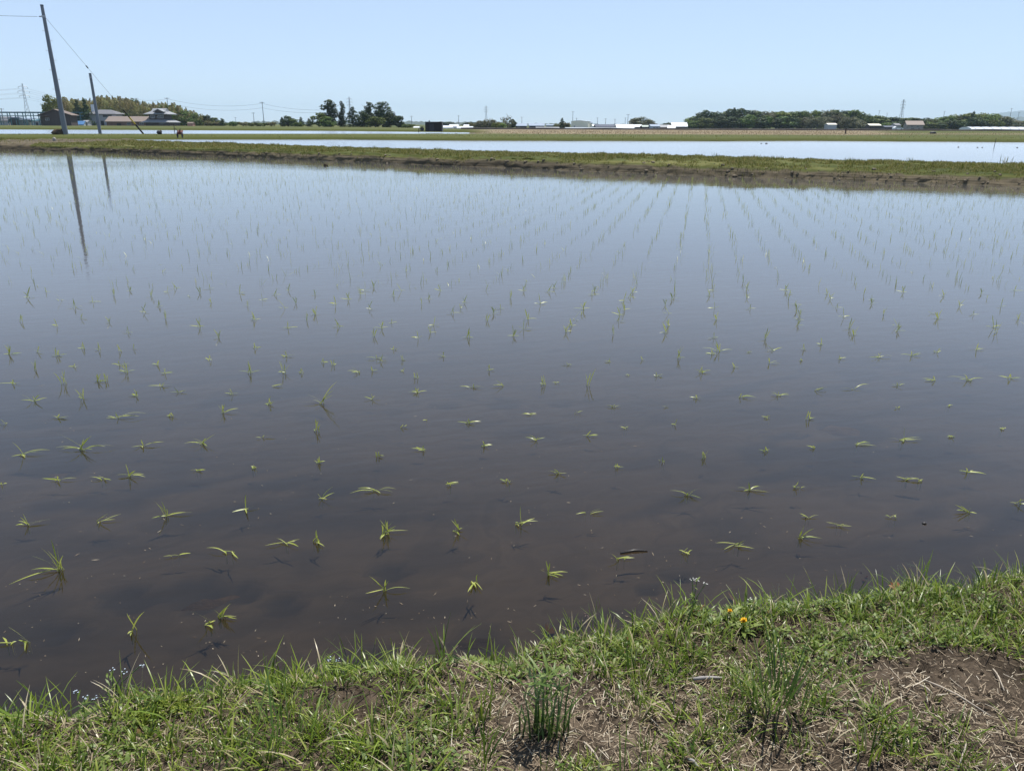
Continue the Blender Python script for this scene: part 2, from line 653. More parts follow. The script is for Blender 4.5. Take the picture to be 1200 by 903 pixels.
def rows_b(px):
    f = gp(px, ip(px, B_FRONT), 0)
    D1 = f.y
    e = float(sstep(555, 580, px))                   # 1 = no third field here
    D2 = gp(px, B_BACK, .33).y
    D2 = max(D2, D1 + 8)
    D4 = gp(px, ip(px, C_FRONT) if px < 560 else 155.3, 0).y
    D4 = min(max(D4, D2 + 8), 178)
    lo = -.12 * (1 - e) + .33 * e
    dry_f = float(sstep(480, 640, px)) * (1 - .75 * float(sstep(960, 1080, px)))

    g0 = 1 - float(sstep(130, 175, px))

    def dry(D):
        return dry_f * float(sstep(82, 104, D))
    out = [(at(px, D1 - .2, -.12), 0, 0), (at(px, D1, .01), .45 + g0 * .3, 0), (at(px, D1 + .06, .07), 1.0, 0), (at(px, D1 + .45, .20), 1.1, 0), (at(px, D1 + 1.2, .30), 1.2, 0)]
    D1 = D1 + .5
    for u in (.06, .16, .3, .45, .6, .75, .9, 1):
        D = D1 + .4 + (D2 - D1 - .4) * u
        out.append((at(px, D, .33 - .07 * u * (1 - e)), 1, .25 + dry(D)))
    out.append((at(px, D2 + .6, lo), .6, dry(D2)))
    for u in (.25, .5, .75):
        D = D2 + .6 + (D4 - D2 - 1.2) * u
        out.append((at(px, D, lo), 1, dry(D)))
    out.append((at(px, D4 - .6, lo), .4, dry(D4)))
    out.append((at(px, D4, .33), 1, dry(D4)))
    for D in DROWS[3:]:
        Dm = D4 + 2 + (D - 175) if D < 200 else D
        out.append((at(px, Dm, zland(px, Dm)), 1, dry(Dm) if Dm < 190 else .15))
    res = []
    for k, (p, g, dr) in enumerate(out):
        nz = (float(pnoise(p.x * .8, p.y * .8, 13)) - .5) * .025 if 3 <= k <= 11 else 0
        ny = (float(pnoise(p.x * .7, 3.3, 15)) - .5) * .5 if 0 < k < 4 else 0
        res.append(((p.x, p.y + ny, p.z + nz), g, dr))
    return res


ground, VB, GB, DB = strip_mesh('ground', rows_b, list(np.arange(-1500, 0, 40)) + list(np.arange(0, 1200, 5.0)) + list(np.arange(1200, 2741, 40)), LAND)

# --- mud under the water, and the water
bed_v, bed_q = [], []
xs = np.linspace(-70, 60, 300)
# near field bed: fine near the camera (ruts), coarse far away
yy = np.concatenate([np.linspace(-3, 6, 260), np.linspace(6.1, 80, 120)])
xx = np.concatenate([np.linspace(-110, -5.2, 70), np.linspace(-5, 5, 260), np.linspace(5.2, 110, 70)])
X, Y = np.meshgrid(xx, yy, indexing='ij')
u = X * math.cos(R(22)) + Y * math.sin(R(22))
v = -X * math.sin(R(22)) + Y * math.cos(R(22))
Z = -.062 + .030 * (pnoise(u * .7, v * 2.6, 21) - .5) + .020 * (pnoise(u * 3, v * 5, 22) - .5) + .008 * (pnoise(X * 17, Y * 17, 23) - .5)
dk_mask = .9 * sstep(.54, .76, pnoise(u * .8 + 3, v * 5.0, 28)) * sstep(.30, .6, pnoise(u * 5, v * 12, 29)) + .5 * sstep(.70, .9, pnoise(u * 5, v * 9, 30))  # dark streaks: reflections off ripples and furrows painted into the mud colour
for bx_, by_, br in [(455, 667, .045), (226, 688, .075), (150, 698, .07), (285, 690, .05), (60, 735, .06), (505, 603, .02), (795, 672, .04), (760, 684, .035), (330, 705, .05), (430, 760, .05), (560, 745, .06), (1170, 612, .03), (590, 470, .06), (520, 473, .05), (655, 470, .04), (990, 497, .08), (930, 505, .05), (60, 545, .10), (240, 700, .05)]:
    q_ = gp(bx_, by_, -.05)
    e_ = np.hypot((X - q_.x) / (br * 1.5), (Y - q_.y) / br) + (pnoise(X * 30, Y * 30, 26) - .5) * .5
    dk_mask = np.maximum(dk_mask, .9 * sstep(1.15, .75, e_))  # dark organic patches, each in a hollow
    Z = Z - .02 * sstep(1.2, .5, e_)
Z = np.minimum(Z, -.012)
V = np.stack([X, Y, Z], -1)
idx = np.arange(X.size).reshape(X.shape)
Q = np.stack([idx[:-1, :-1], idx[1:, :-1], idx[1:, 1:], idx[:-1, 1:]], -1).reshape(-1, 4)
me_ = mesh_np('paddy_mud', V, Q, MUD, True)
at_ = me_.attributes.new('bed_dark', 'FLOAT', 'POINT')
at_.data.foreach_set('value', dk_mask.astype(np.float32).ravel())
tag(link('paddy_mud', me_), kind='structure')
far_mud = MB().add([(-260, 80.05, -.1), (260, 80.05, -.1), (260, 185, -.1), (-260, 185, -.1)], [(0, 1, 2, 3)]).build('far_paddy_mud', MUD)
tag(far_mud, kind='structure')


def sheet(name, near, far, m=None):
    vs = near + far
    n = len(near)
    fs = [(i, i + 1, n + i + 1, n + i) for i in range(n - 1)]
    o = MB().add([(p[0], p[1], 0.0) for p in vs], fs).build(name, m or WATER)
    return tag(o, kind='structure')


cols = list(range(-300, 1501, 60))
mid_a = [at(p, gp(p, ip(p, A_BASE), 0).y + .5) for p in cols]
sheet('near_paddy_water', [(p.x * 1.0, -3.0) if abs(p.x) < 4 else (p.x, min(-3.0, 0)) for p in mid_a], [(p.x, p.y) for p in mid_a])
cols2 = [130] + list(range(160, 1501, 60))
sheet('second_paddy_water', [(q.x, q.y) for q in [at(p, gp(p, ip(p, A_BACK), .2).y - .15) for p in cols2]],
      [(q.x, q.y) for q in [at(p, gp(p, ip(p, B_FRONT), 0).y + .1) for p in cols2]], RUFFLED)
cols3 = list(range(-1400, 600, 50))
w3a = [at(p, max(gp(p, B_BACK, .33).y, gp(p, ip(p, B_FRONT), 0).y + 8) + .3) for p in cols3]
w3b = [at(p, min(max(gp(p, ip(p, C_FRONT) if p < 560 else 155.3, 0).y, w3a[i].y + 8), 178) - .2) for i, p in enumerate(cols3)]
sheet('third_paddy_water', [(q.x, q.y) for q in w3a], [(q.x, q.y) for q in w3b], RUFFLED)

# --- far hills on the horizon
HILLM = mat('wooded hill', (.030, .045, .030), (.055, .07, .045), .02, .9)


def ridge(name, pts, D, seed, depth=500, amp=1.0):
    """a wooded ridge: pts = (photo px, photo py of its crest)"""
    V, nx = [], 0
    x0, x1 = pts[0][0], pts[-1][0]
    cs = np.arange(x0, x1 + .1, 1.5)
    rows = 9
    for px in cs:
        crest = ztop(px, ip(px, pts), D) + (float(pnoise(px * .33, 1.1, seed)) - .5) * 2.2 * pxm(D) * amp
        for k in range(rows):
            q = k / (rows - 1)
            z = zland(px, 400) - 1 + (max(crest, 0) - zland(px, 400) + 1) * math.sin(PI * q) ** .8
            p = at(px, D + depth * (q - .5), z)
            V.append(p[:])
    nx = len(cs)
    idx = np.arange(nx * rows).reshape(nx, rows)
    Q = np.stack([idx[:-1, :-1], idx[1:, :-1], idx[1:, 1:], idx[:-1, 1:]], -1).reshape(-1, 4)
    tag(link(name, mesh_np(name, V, Q, HILLM, True)), kind='structure')


ridge('hills', [(-700, 142), (-200, 143), (0, 143.5), (240, 143), (290, 143.2), (315, 141.8), (345, 143.4), (455, 143.6), (487, 142.2), (520, 144), (545, 142.8), (575, 144.4), (640, 145.2), (700, 145.6), (760, 145.8), (1000, 146), (1500, 144)], 2600, 31)
ridge('mountain', [(1080, 147), (1130, 139), (1165, 132.5), (1190, 130), (1215, 129), (1260, 132), (1320, 135), (1420, 141), (1500, 147)], 10500, 33, 2400, .5)
ridge('nearer_mountain', [(1140, 147.5), (1175, 140), (1195, 137), (1230, 135.5), (1290, 139), (1360, 147)], 5200, 34, 1200, .6)


# ------------------------------------------------------------------ ribbons (blades, leaves, straw)
def ribbons(base, az, L, W, lean, curve, segs=4, twist=None, prof='blade'):
    base = np.asarray(base, float)
    n = len(base)
    az = np.broadcast_to(az, n)
    L = np.broadcast_to(L, n)
    W = np.broadcast_to(W, n)
    lean = np.broadcast_to(lean, n)
    curve = np.broadcast_to(curve, n)
    twist = np.zeros(n) if twist is None else np.broadcast_to(twist, n)
    P = base.copy()
    out = []
    sx, sy = -np.sin(az + twist), np.cos(az + twist)
    for i in range(segs + 1):
        t = i / segs
        if prof == 'blade':
            wd = W * (.75 + .5 * t) if t < .4 else W * .95 * (1 - ((t - .4) / .6) ** 2.2)
        elif prof == 'leaf':
            wd = W * math.sin(PI * (.06 + .94 * t)) ** .8
        else:
            wd = W * np.ones(n)
        wd = np.maximum(wd, W * .06)
        out.append(np.stack([P - np.stack([sx * wd / 2, sy * wd / 2, 0 * wd], -1), P + np.stack([sx * wd / 2, sy * wd / 2, 0 * wd], -1)], 1))
        th = lean + curve * (t + .5 / segs)
        st = L / segs
        P = P + np.stack([np.cos(az) * np.sin(th) * st, np.sin(az) * np.sin(th) * st, np.cos(th) * st], -1)
    V = np.stack(out, 1)                       # n, segs+1, 2, 3
    k = (segs + 1) * 2
    b = (np.arange(n) * k)[:, None]
    Q = []
    for i in range(segs):
        Q.append(np.stack([b[:, 0] + 2 * i, b[:, 0] + 2 * i + 1, b[:, 0] + 2 * i + 3, b[:, 0] + 2 * i + 2], -1))
    Q = np.stack(Q, 1).reshape(-1, 4)
    return V.reshape(-1, 3), Q


class RB:
    """collects ribbons into one mesh"""
    def __init__(self):
        self.V, self.Q, self.n, self.M = [], [], 0, []

    def add(self, *a, mi=0, **k):
        V, Q = ribbons(*a, **k)
        self.V.append(V)
        self.Q.append(Q + self.n)
        self.M.append(np.full(len(Q), mi))
        self.n += len(V)
        return self

    def mesh(self, name, mats):
        return mesh_np(name, np.concatenate(self.V), np.concatenate(self.Q), mats, True, np.concatenate(self.M))


# --- turf on the far banks (stuff: blades by the ten thousand)
def scatter_on(Vg, Gg, n, seed, rows=None):
    r = np.random.default_rng(seed)
    nx, ny = Vg.shape[:2]
    lo, hi = rows or (0, ny - 1)
    # area weights
    a = Vg[1:, lo:hi] - Vg[:-1, lo:hi]
    b = Vg[:-1, lo + 1:hi + 1] - Vg[:-1, lo:hi]
    ar = np.linalg.norm(np.cross(a, b), axis=-1)
    vis = ar / np.maximum(Vg[:-1, lo:hi, 1], 5) ** 1.6
    g = (Gg[:-1, lo:hi] + Gg[1:, lo + 1:hi + 1]) / 2
    wgt = (vis * g ** 1.5).ravel()
    k = r.choice(wgt.size, n, p=wgt / wgt.sum())
    i, j = np.unravel_index(k, ar.shape)
    s, t = r.random(n)[:, None], r.random(n)[:, None]
    j = j + lo
    P = (Vg[i, j] * (1 - s) + Vg[i + 1, j] * s) * (1 - t) + (Vg[i, j + 1] * (1 - s) + Vg[i + 1, j + 1] * s) * t
    return P, r


P, r = scatter_on(VA, GA, 230000, 41)
keep = pnoise(P[:, 0] * .9, P[:, 1] * .9, 42) * .5 + pnoise(P[:, 0] * 4, P[:, 1] * 4, 43) * .5 > .40
P = P[keep]
n = len(P)
tall = pnoise(P[:, 0] * .5, P[:, 1] * .35, 44) * .6 + pnoise(P[:, 0] * 2.6, P[:, 1] * 2.6, 47) * .4
far_ = np.clip(P[:, 1] / 24, .8, 2.2)
Lb = r.uniform(.03, .085, n) * (1 + 1.3 * sstep(.62, .85, tall))
rb = RB().add(P - [0, 0, .01], r.uniform(0, 2 * PI, n), Lb, r.uniform(.009, .018, n) * far_, r.uniform(0, .7, n), r.uniform(.1, .9, n), segs=2)
# scattered taller tussocks
P, r = scatter_on(VA, GA, 420, 48, (13, 27))
c = np.repeat(P, 16, 0)
n = len(c)
hh = np.repeat(r.gamma(4, .022, len(P)) + .03, 16) * np.where(c[:, 1] > 26, .7, 1)
rb.add(c + np.stack([r.normal(size=n) * .05, r.normal(size=n) * .05, np.full(n, -.01)], -1), r.uniform(0, 2 * PI, n), hh * r.uniform(.5, 1.1, n), r.uniform(.008, .016, n), r.uniform(0, .5, n), r.uniform(.1, .9, n), segs=3)
tag(link('bank_grass', rb.mesh('bank_grass', FARG)), 'short green turf along the earth bank between the paddies', 'grass', kind='stuff')
# clods fallen along the bank's wet foot
crb = random.Random(12)
mb = MB()
for _ in range(220):
    px_ = crb.uniform(-60, 1270)
    j = int(np.clip(np.searchsorted(pxs, px_), 1, len(pxs) - 2))
    k_ = crb.choice([1, 2, 3, 4, 5, 6, 7, 8, 9, 10])
    v0 = VA[j, k_] + (VA[j + 1, k_] - VA[j, k_]) * crb.random()
    q = .012 + .035 * crb.random() ** 2.5
    mb.blob((v0[0], v0[1] - q * .2, max(v0[2], .0) + q * .2), (q * crb.uniform(1, 1.8), q, q * .7), crb.randrange(9999), 6, .3)
tag(mb.build('bank_clods', mat('dry clod', (.22, .18, .125), (.15, .12, .085), 9, .95)), 'small clods of earth strewn down the face of the earth bank', 'earth', kind='stuff')
P, r = scatter_on(VB, GB, 80000, 45, (2, 11))
P = P[pnoise(P[:, 0] * .5, P[:, 1] * .5, 49) * .5 + pnoise(P[:, 0] * 1.7, P[:, 1] * 1.2, 50) * .5 > .42]
n = len(P)
rb = RB().add(P - [0, 0, .02], r.uniform(0, 2 * PI, n), r.uniform(.05, .13, n) * np.where(P[:, 1] < 74, 1.2, .45), r.uniform(.025, .05, n), r.uniform(0, .6, n), r.uniform(.1, .8, n), segs=2)
tag(link('far_bank_grass', rb.mesh('far_bank_grass', FARG)), 'rough green grass on the far bank of the second paddy', 'grass', kind='stuff')
m_ = (VB[:, :, 0] > VB[:, :, 1] * -.1) & (VB[:, :, 1] > 82)
P, r = scatter_on(VB, DB * m_, 40000, 46, (6, 19))
n = len(P)
rb = RB().add(P - [0, 0, .02], r.uniform(0, 2 * PI, n), r.uniform(.06, .17, n), r.uniform(.03, .07, n), r.uniform(0, .6, n), r.uniform(.1, .8, n), segs=2)
tag(link('dry_grass', rb.mesh('dry_grass', DRYG)), 'dry straw coloured grass on the field beyond the second paddy', 'grass', kind='stuff')

# ================================================================== FAR THINGS
GREYM = mat('galvanised steel', (.42, .44, .47), (.33, .35, .38), 2, .45, 0, .4)
CONC = mat('pole concrete', (.21, .23, .26), (.165, .185, .21), 3, .8, .2, 0, (1, 1, .3))
DARKM = mat('dark steel', (.05, .05, .055), (.03, .03, .032), 3, .6)
WIREM = mat('wire', (.10, .11, .12), (.08, .085, .09), 3, .6)
YELM = mat('yellow guard plastic', (.62, .46, .08), (.5, .36, .07), 5, .5)
BLKM = mat('black guard plastic', (.014, .012, .011), (.022, .018, .016), 5, .5)
TEALM = mat('teal painted steel', (.045, .12, .15), (.06, .15, .18), 1.5, .55)
TILE_G = mat('grey roof tile', (.30, .31, .32), (.22, .225, .235), 4, .55, .5, 0, (1, 6, 6))
TILE_D = mat('dark roof tile', (.17, .17, .18), (.12, .12, .13), 4, .6, .5, 0, (1, 6, 6))
TILE_B = mat('brown roof tile', (.26, .205, .17), (.19, .15, .125), 4, .7, .5, 0, (1, 6, 6))
RUST = mat('weathered tin', (.20, .15, .12), (.13, .10, .085), .9, .75, .3)
WALL_W = mat('pale grey render', (.46, .47, .50), (.39, .40, .43), .8, .85)
WALL_BR = mat('brown board wall', (.22, .135, .105), (.16, .10, .08), 1.5, .85, .3, 0, (1, 1, .2))
WALL_D = mat('dark board wall', (.055, .045, .045), (.085, .07, .068), 1.2, .85, .3, 0, (4, 4, .3))
WALL_P = mat('dusky plank wall', (.085, .066, .066), (.055, .044, .044), 1.2, .85, .3, 0, (4, 4, .3))
CREAM = mat('cream cladding', (.90, .84, .70), (.86, .80, .66), .5, .7)
WHITE = mat('white sheet metal', (.80, .81, .82), (.70, .72, .74), .6, .45)
VINYL = mat('white greenhouse film', (.74, .76, .78), (.62, .65, .68), .8, .35)
BLUEM = mat('blue tarpaulin', (.10, .24, .45), (.08, .19, .38), 1, .5)
BLUEG = mat('blue grey sheet metal', (.28, .34, .42), (.22, .27, .34), .7, .5)
NAVY = mat('dark blue roofing', (.035, .045, .075), (.05, .06, .09), .7, .5)
REDB = mat('faded red sheet metal', (.42, .20, .16), (.36, .18, .15), .7, .6)
GLASSM = mat('window glass', (.04, .05, .06), (.06, .07, .08), 1, .12, 0, 0, (1, 1, 1), .6)
STONE = mat('field stone', (.36, .33, .29), (.24, .22, .19), 7, .9, .5)
BARK = mat('bark', (.10, .075, .055), (.06, .045, .035), 5, .9, .5)
CULM = mat('bamboo culm', (.22, .22, .10), (.16, .17, .08), 3, .6)
LF_DARK = leafmat('dark evergreen leaf', [(0, (.014, .030, .010)), (.6, (.034, .064, .017)), (1, (.078, .115, .028))], .2, .6, .2, .15)
LF_MID = leafmat('broadleaf', [(0, (.042, .072, .014)), (.6, (.092, .135, .027)), (1, (.17, .215, .048))], .3, .6, .25, .15)
LF_LIGHT = leafmat('young leaf', [(0, (.09, .13, .022)), (.6, (.16, .21, .04)), (1, (.23, .27, .065))], .35, .6, .15, .15)
LF_BAMB = leafmat('bamboo leaf', [(0, (.16, .155, .045)), (.5, (.28, .255, .09)), (1, (.42, .37, .17))], .35, .6, .18, .15)
LF_GREY = leafmat('grey green leaf', [(0, (.085, .09, .042)), (.6, (.135, .138, .072)), (1, (.20, .185, .11))], .3, .6, .22, .15)
LF_SCRUB = leafmat('scrub leaf', [(0, (.09, .10, .032)), (.5, (.15, .15, .055)), (1, (.24, .215, .10))], .3, .6, .22, .15)


# ------------------------------------------------------------------ trees: a tapered trunk with limbs and a crown of leaf faces
def crown_mesh(name, blobs, n, leaf, seed, m):
    r = np.random.default_rng(seed)
    B = np.array(blobs, float)                       # x y z rx ry rz
    wt = (B[:, 3] * B[:, 4] * B[:, 5]) ** .66
    k = r.choice(len(B), n, p=wt / wt.sum())
    d = r.normal(size=(n, 3))
    d /= np.linalg.norm(d, axis=1)[:, None]
    rad = (.62 + .38 * r.random(n) ** .6) * (1 + .13 * r.normal(size=n) * (r.random(n) < .5))
    P = B[k, :3] + d * B[k, 3:] * rad[:, None]
    nrm = d + r.normal(size=(n, 3)) * .45 + np.array([0, 0, .15])
    nrm /= np.linalg.norm(nrm, axis=1)[:, None]
    a = np.cross(nrm, r.normal(size=(n, 3)))
    a /= np.linalg.norm(a, axis=1)[:, None]
    b = np.cross(nrm, a)
    s = leaf * r.uniform(.55, 1.35, n)[:, None]
    V = np.stack([P - a * s, P - b * s * .7, P + a * s, P + b * s * .7], 1).reshape(-1, 3)
    Q = np.arange(4 * n).reshape(n, 4)
    return mesh_np(name, V, Q, m)


def trunk_mb(h, r0, limbs, seed):
    rg = random.Random(seed)
    mb = MB()
    pts = [(rg.uniform(-.015, .015) * i, rg.uniform(-.015, .015) * i, h * i / 5 - (.04 if i == 0 else 0)) for i in range(6)]
    mb.tube(pts, [r0 * (1 - .75 * i / 5) for i in range(6)], 7)
    for _ in range(limbs):
        t = rg.uniform(.35, .9)
        a = rg.uniform(0, 2 * PI)
        L = rg.uniform(.16, .3) * h
        p = Vector((0, 0, h * t))
        q = p + Vector((math.cos(a) * L, math.sin(a) * L, L * rg.uniform(.4, 1)))
        mb.tube([p, (p + q) / 2 + Vector((0, 0, -.02)), q], [r0 * .4, r0 * .28, r0 * .1], 5)
    return mb


def rb_blobs(seed, n, fn):
    rg = random.Random(seed)
    return [fn(rg, i) for i in range(n)]


PROTO = {}


def proto(kind, seed, blobs, n, leaf, leafm, trunk_h, trunk_r, limbs):
    me = crown_mesh('crown', blobs, n, leaf, seed, leafm)
    tm = trunk_mb(trunk_h, trunk_r, limbs, seed)
    t = bpy.data.meshes.new('trunk')
    t.from_pydata(tm.v, [], tm.f)
    t.materials.append(BARK)
    PROTO.setdefault(kind, []).append((me, t))


def round_blobs(rg, i):
    a = rg.uniform(0, 2 * PI)
    z = .10 + .74 * (i + rg.random()) / 20
    q = .27 * math.sin(PI * min(1, (z + .14) / 1.06)) ** .7 * rg.uniform(.3, 1.15)
    s = rg.uniform(.11, .19)
    return (q * math.cos(a), q * math.sin(a), z, s, s, s * rg.uniform(.7, .95))


def tall_blobs(rg, i):
    a = rg.uniform(0, 2 * PI)
    z = .06 + .84 * (i + rg.random()) / 15
    q = .17 * (1.12 - z) ** .8 * rg.uniform(.25, 1.2)
    s = rg.uniform(.085, .13) * (1.3 - .75 * z)
    return (q * math.cos(a), q * math.sin(a), z, s, s, s * rg.uniform(.9, 1.3))


def cone_blobs(rg, i):
    z = .05 + .9 * (i / 21) ** .9
    w_ = .21 * (1.03 - z) ** .8
    a = rg.uniform(0, 2 * PI)
    q = w_ * rg.uniform(.3, .75)
    return (q * math.cos(a), q * math.sin(a), z, w_ * .75 + .015, w_ * .75 + .015, .055)


def bush_blobs(rg, i):
    a = rg.uniform(0, 2 * PI)
    q = rg.uniform(.1, .55)
    s = rg.uniform(.2, .34)
    return (q * math.cos(a), q * math.sin(a) * .7, rg.uniform(.12, .72), s, s * .8, s * .8)


for sd_ in range(4):
    proto('round_dark', 100 + sd_, rb_blobs(100 + sd_, 20, round_blobs), 2000, .034, LF_DARK, .6, .024, 5)
    proto('round', 110 + sd_, rb_blobs(110 + sd_, 20, round_blobs), 2000, .034, LF_MID, .6, .024, 5)
    proto('bright', 120 + sd_, rb_blobs(120 + sd_, 20, round_blobs), 1800, .034, LF_LIGHT, .6, .02, 5)
for sd_ in range(3):
    proto('tall', 130 + sd_, rb_blobs(130 + sd_, 15, tall_blobs), 1900, .023, LF_DARK, .8, .02, 5)
    proto('conifer', 140 + sd_, rb_blobs(140 + sd_, 22, cone_blobs), 1500, .024, LF_DARK, .9, .018, 4)
    proto('bush', 150 + sd_, rb_blobs(150 + sd_, 12, bush_blobs), 1300, .055, LF_MID, .4, .03, 4)
    proto('scrub', 160 + sd_, rb_blobs(160 + sd_, 14, bush_blobs), 1300, .05, LF_SCRUB, .4, .02, 4)
    proto('grey', 170 + sd_, rb_blobs(170 + sd_, 20, round_blobs), 1700, .03, LF_GREY, .6, .02, 6)
proto('airy', 180, rb_blobs(180, 12, round_blobs), 420, .034, LF_GREY, .75, .02, 9)
proto('airy', 181, rb_blobs(181, 12, round_blobs), 420, .034, LF_GREY, .75, .02, 9)

trng = random.Random(5)


def tree(kind, px, top, D, wpx, label, group=None, name='tree', cat='tree', zb=None):
    """px: centre, top: photo row of its tip, wpx: crown width in photo pixels"""
    z0 = zland(px, D) if zb is None else zb
    H = ztop(px, top, D) - z0
    me, t = trng.choice(PROTO[kind])
    sw = wpx * pxm(D)
    cs_x = sorted(v.co.x for v in me.vertices)
    cs_z = sorted(v.co.z for v in me.vertices)
    vx = cs_x[int(len(cs_x) * .965)] - cs_x[int(len(cs_x) * .035)]
    hz = cs_z[int(len(cs_z) * .994)]
    o = thing(name, label, cat, at(px, D, z0), trng.uniform(0, 2 * PI), group)
    o.scale = (sw / vx, sw / vx, H / hz)
    c = link('crown', me, o)
    k = link('trunk', t, o)
    return o


# ------------------------------------------------------------------ bamboo: one culm bowing over with its plume
def bamboo_mesh(seed, m):
    r = np.random.default_rng(seed)
    mb = MB()
    a = r.uniform(0, 2 * PI)
    def cpt(t):
        q = .12 * max(0, t - .35) ** 2 * 2
        return Vector((math.cos(a) * q, math.sin(a) * q, t * (1 - .03 * t)))
    mb.tube([cpt(t) for t in np.linspace(-.02, 1, 9)], [.008 * (1 - .8 * t) + .0015 for t in np.linspace(0, 1, 9)], 5)
    nb = len(mb.f)
    n = 620
    t = .08 + .92 * r.random(n) ** .8
    P = np.array([cpt(x)[:] for x in t])
    wdt = .19 * np.sin(PI * np.clip((t + .02) / 1.03, 0, 1)) ** .6 + .008
    d = r.normal(size=(n, 3))
    d /= np.linalg.norm(d, axis=1)[:, None]
    P = P + d * wdt[:, None] * np.array([1, 1, .5]) * r.uniform(.3, 1.1, n)[:, None]
    nr = r.normal(size=(n, 3))
    b = np.cross(nr, np.array([0, 0, 1.0]))
    b /= np.linalg.norm(b, axis=1)[:, None]
    s = r.uniform(.012, .026, n)[:, None]
    dn = d * .6 + np.array([0, 0, -.8])
    dn /= np.linalg.norm(dn, axis=1)[:, None]
    V = np.stack([P - dn * s * 1.4, P - b * s * .6, P + dn * s * 1.4, P + b * s * .6], 1).reshape(-1, 3)
    mb.cur = 1
    mb.add(V.tolist(), np.arange(4 * n).reshape(n, 4).tolist())
    me = bpy.data.meshes.new('bamboo')
    me.from_pydata(mb.v, [], mb.f)
    me.materials.append(CULM)
    me.materials.append(m)
    me.polygons.foreach_set('material_index', mb.m)
    return me


BAMBOO = [bamboo_mesh(200 + i, LF_BAMB) for i in range(5)]

# ------------------------------------------------------------------ the left: bamboo grove, houses, poles
GROVE = [(68, 123), (73, 117), (84, 115), (97, 117.5), (110, 115.5), (122, 113), (140, 114.5), (152, 116), (165, 119), (178, 121.5), (190, 121), (203, 121), (215, 126), (232, 132), (248, 136.5), (262, 141)]
for i in range(150):
    px = 66 + (252 - 66) * (i + trng.uniform(-.9, .9)) / 149
    back = i % 3
    top = ip(px, GROVE) + (back * trng.uniform(0, 3.5)) + trng.uniform(-1.6, 3.2)
    D = 352 - back * 7 + trng.uniform(-2, 2)
    o = link('bamboo', BAMBOO[i % 5])
    o.location = at(px, D, .3)
    H = (ztop(px, top, D) - .3) / .97
    o.scale = (H * .95, H * .95, H)
    o.rotation_euler = (0, 0, trng.uniform(0, 2 * PI))
    tag(o, 'tall feathery yellow brown bamboo culm in the grove behind the left houses', 'bamboo', 'bamboo of the grove behind the left houses')
for i in range(46):
    px = 70 + (250 - 70) * (i + trng.uniform(-.5, .5)) / 45
    D = 357 + trng.uniform(-1.5, 1.5)
    o = link('bamboo', BAMBOO[(i * 3) % 5])
    o.location = at(px, D, .3)
    H = (ztop(px, ip(px, GROVE) - trng.uniform(-.5, 2.2), D) - .3) / .97
    o.scale = (H * .5, H * .5, H)
    o.rotation_euler = (0, 0, trng.uniform(0, 2 * PI))
    tag(o, 'slender bamboo culm whose wispy tip stands above the grove at the left', 'bamboo', 'wispy bamboo tips above the grove')
for i in range(40):
    px = 72 + (262 - 72) * (i + trng.uniform(-.4, .4)) / 39
    g = ip(px, GROVE)
    tree('scrub' if i % 3 else 'bush', px, g + (147.5 - g) * trng.uniform(.36, .6), 336 + trng.uniform(-2, 2), trng.uniform(11, 16),
         'low shrub under the bamboo plumes behind the left houses', 'shrubs at the foot of the bamboo grove', 'shrub', 'shrub')
tree('bright', 62.5, 112.5, 330, 17, 'round pale green tree showing just left of the tall leaning pole')
tree('conifer', 93, 117.5, 322, 12, 'dark pointed conifer left of the white house, the left one of two')
tree('conifer', 103, 116.5, 322, 11, 'dark pointed conifer touching the white house roof, the right one of two')
tree('round', 159, 117, 362, 16, 'grey green tree top above the bamboo')
tree('round', 199, 123.5, 345, 24, 'broad green tree rising right behind the two storey tiled house')
tree('round', 228, 133, 338, 17, 'middle green tree at the falling right end of the bamboo grove')
tree('round', 216, 130, 339, 16, 'green tree half under the bamboo plumes right of the tiled house')
tree('round_dark', 243, 135.5, 340, 14, 'dark blue green tree at the right tip of the bamboo grove')
tree('round', 252, 138, 344, 12, 'small rounded tree between the grove tip and the lone tree')
tree('tall', 260, 139, 330, 9, 'small lone dark tree standing clear right of the bamboo grove')

# hedge and trees between the grove and the dark tree group
for px, top, k, wpx in [(274, 142.5, 'bush', 12), (285, 143, 'scrub', 12), (297, 143.5, 'bush', 12), (318, 143, 'scrub', 12), (308, 144, 'bush', 11)]:
    tree(k, px, top, 300, wpx, 'low light green bush in the hedge line around the far cross armed pole', 'bushes in the far hedge line', 'bush', 'bush')
tree('conifer', 331, 137.5, 290, 7, 'narrow dark conifer, leftmost of the low row left of the dark tree group')
tree('round_dark', 337, 136, 292, 12, 'small round dark tree in the low row left of the dark tree group')
tree('round', 345, 140, 290, 10, 'small light green tree in the low row left of the dark tree group')
tree('conifer', 353, 137.5, 293, 7, 'narrow conifer between low bushes left of the dark tree group')
tree('bush', 349, 143, 286, 10, 'low bush at the foot of the low row left of the dark tree group', None, 'bush', 'bush')
tree('conifer', 362, 139, 296, 6, 'smallest conifer just left of the dark tree group')
TG = 'trees of the dark group left of the middle'
tree('round', 374, 132.5, 275, 16, 'bushy middle green tree on the left flank of the dark tree group', TG)
tree('tall', 387, 117.2, 280, 19, 'tallest dark tree of the group, its crown ragged and leaning left', TG)
tree('round', 384, 137, 268, 16, 'low leafy tree in front of the tallest dark tree', TG)
tree('tall', 401, 119.5, 280, 12, 'slim dark tree right beside the tallest tree of the group', TG)
tree('conifer', 414, 126, 276, 15, 'cone shaped dark tree standing apart in the middle of the dark group', TG)
tree('tall', 434, 120.5, 280, 17, 'tall dark tree left of centre in the right clump of the dark group', TG)
tree('tall', 449, 119.8, 282, 20, 'broad tall dark tree forming the peak of the right clump', TG)
tree('round_dark', 427, 130, 274, 14, 'rounded dark tree on the left side of the right clump', TG)
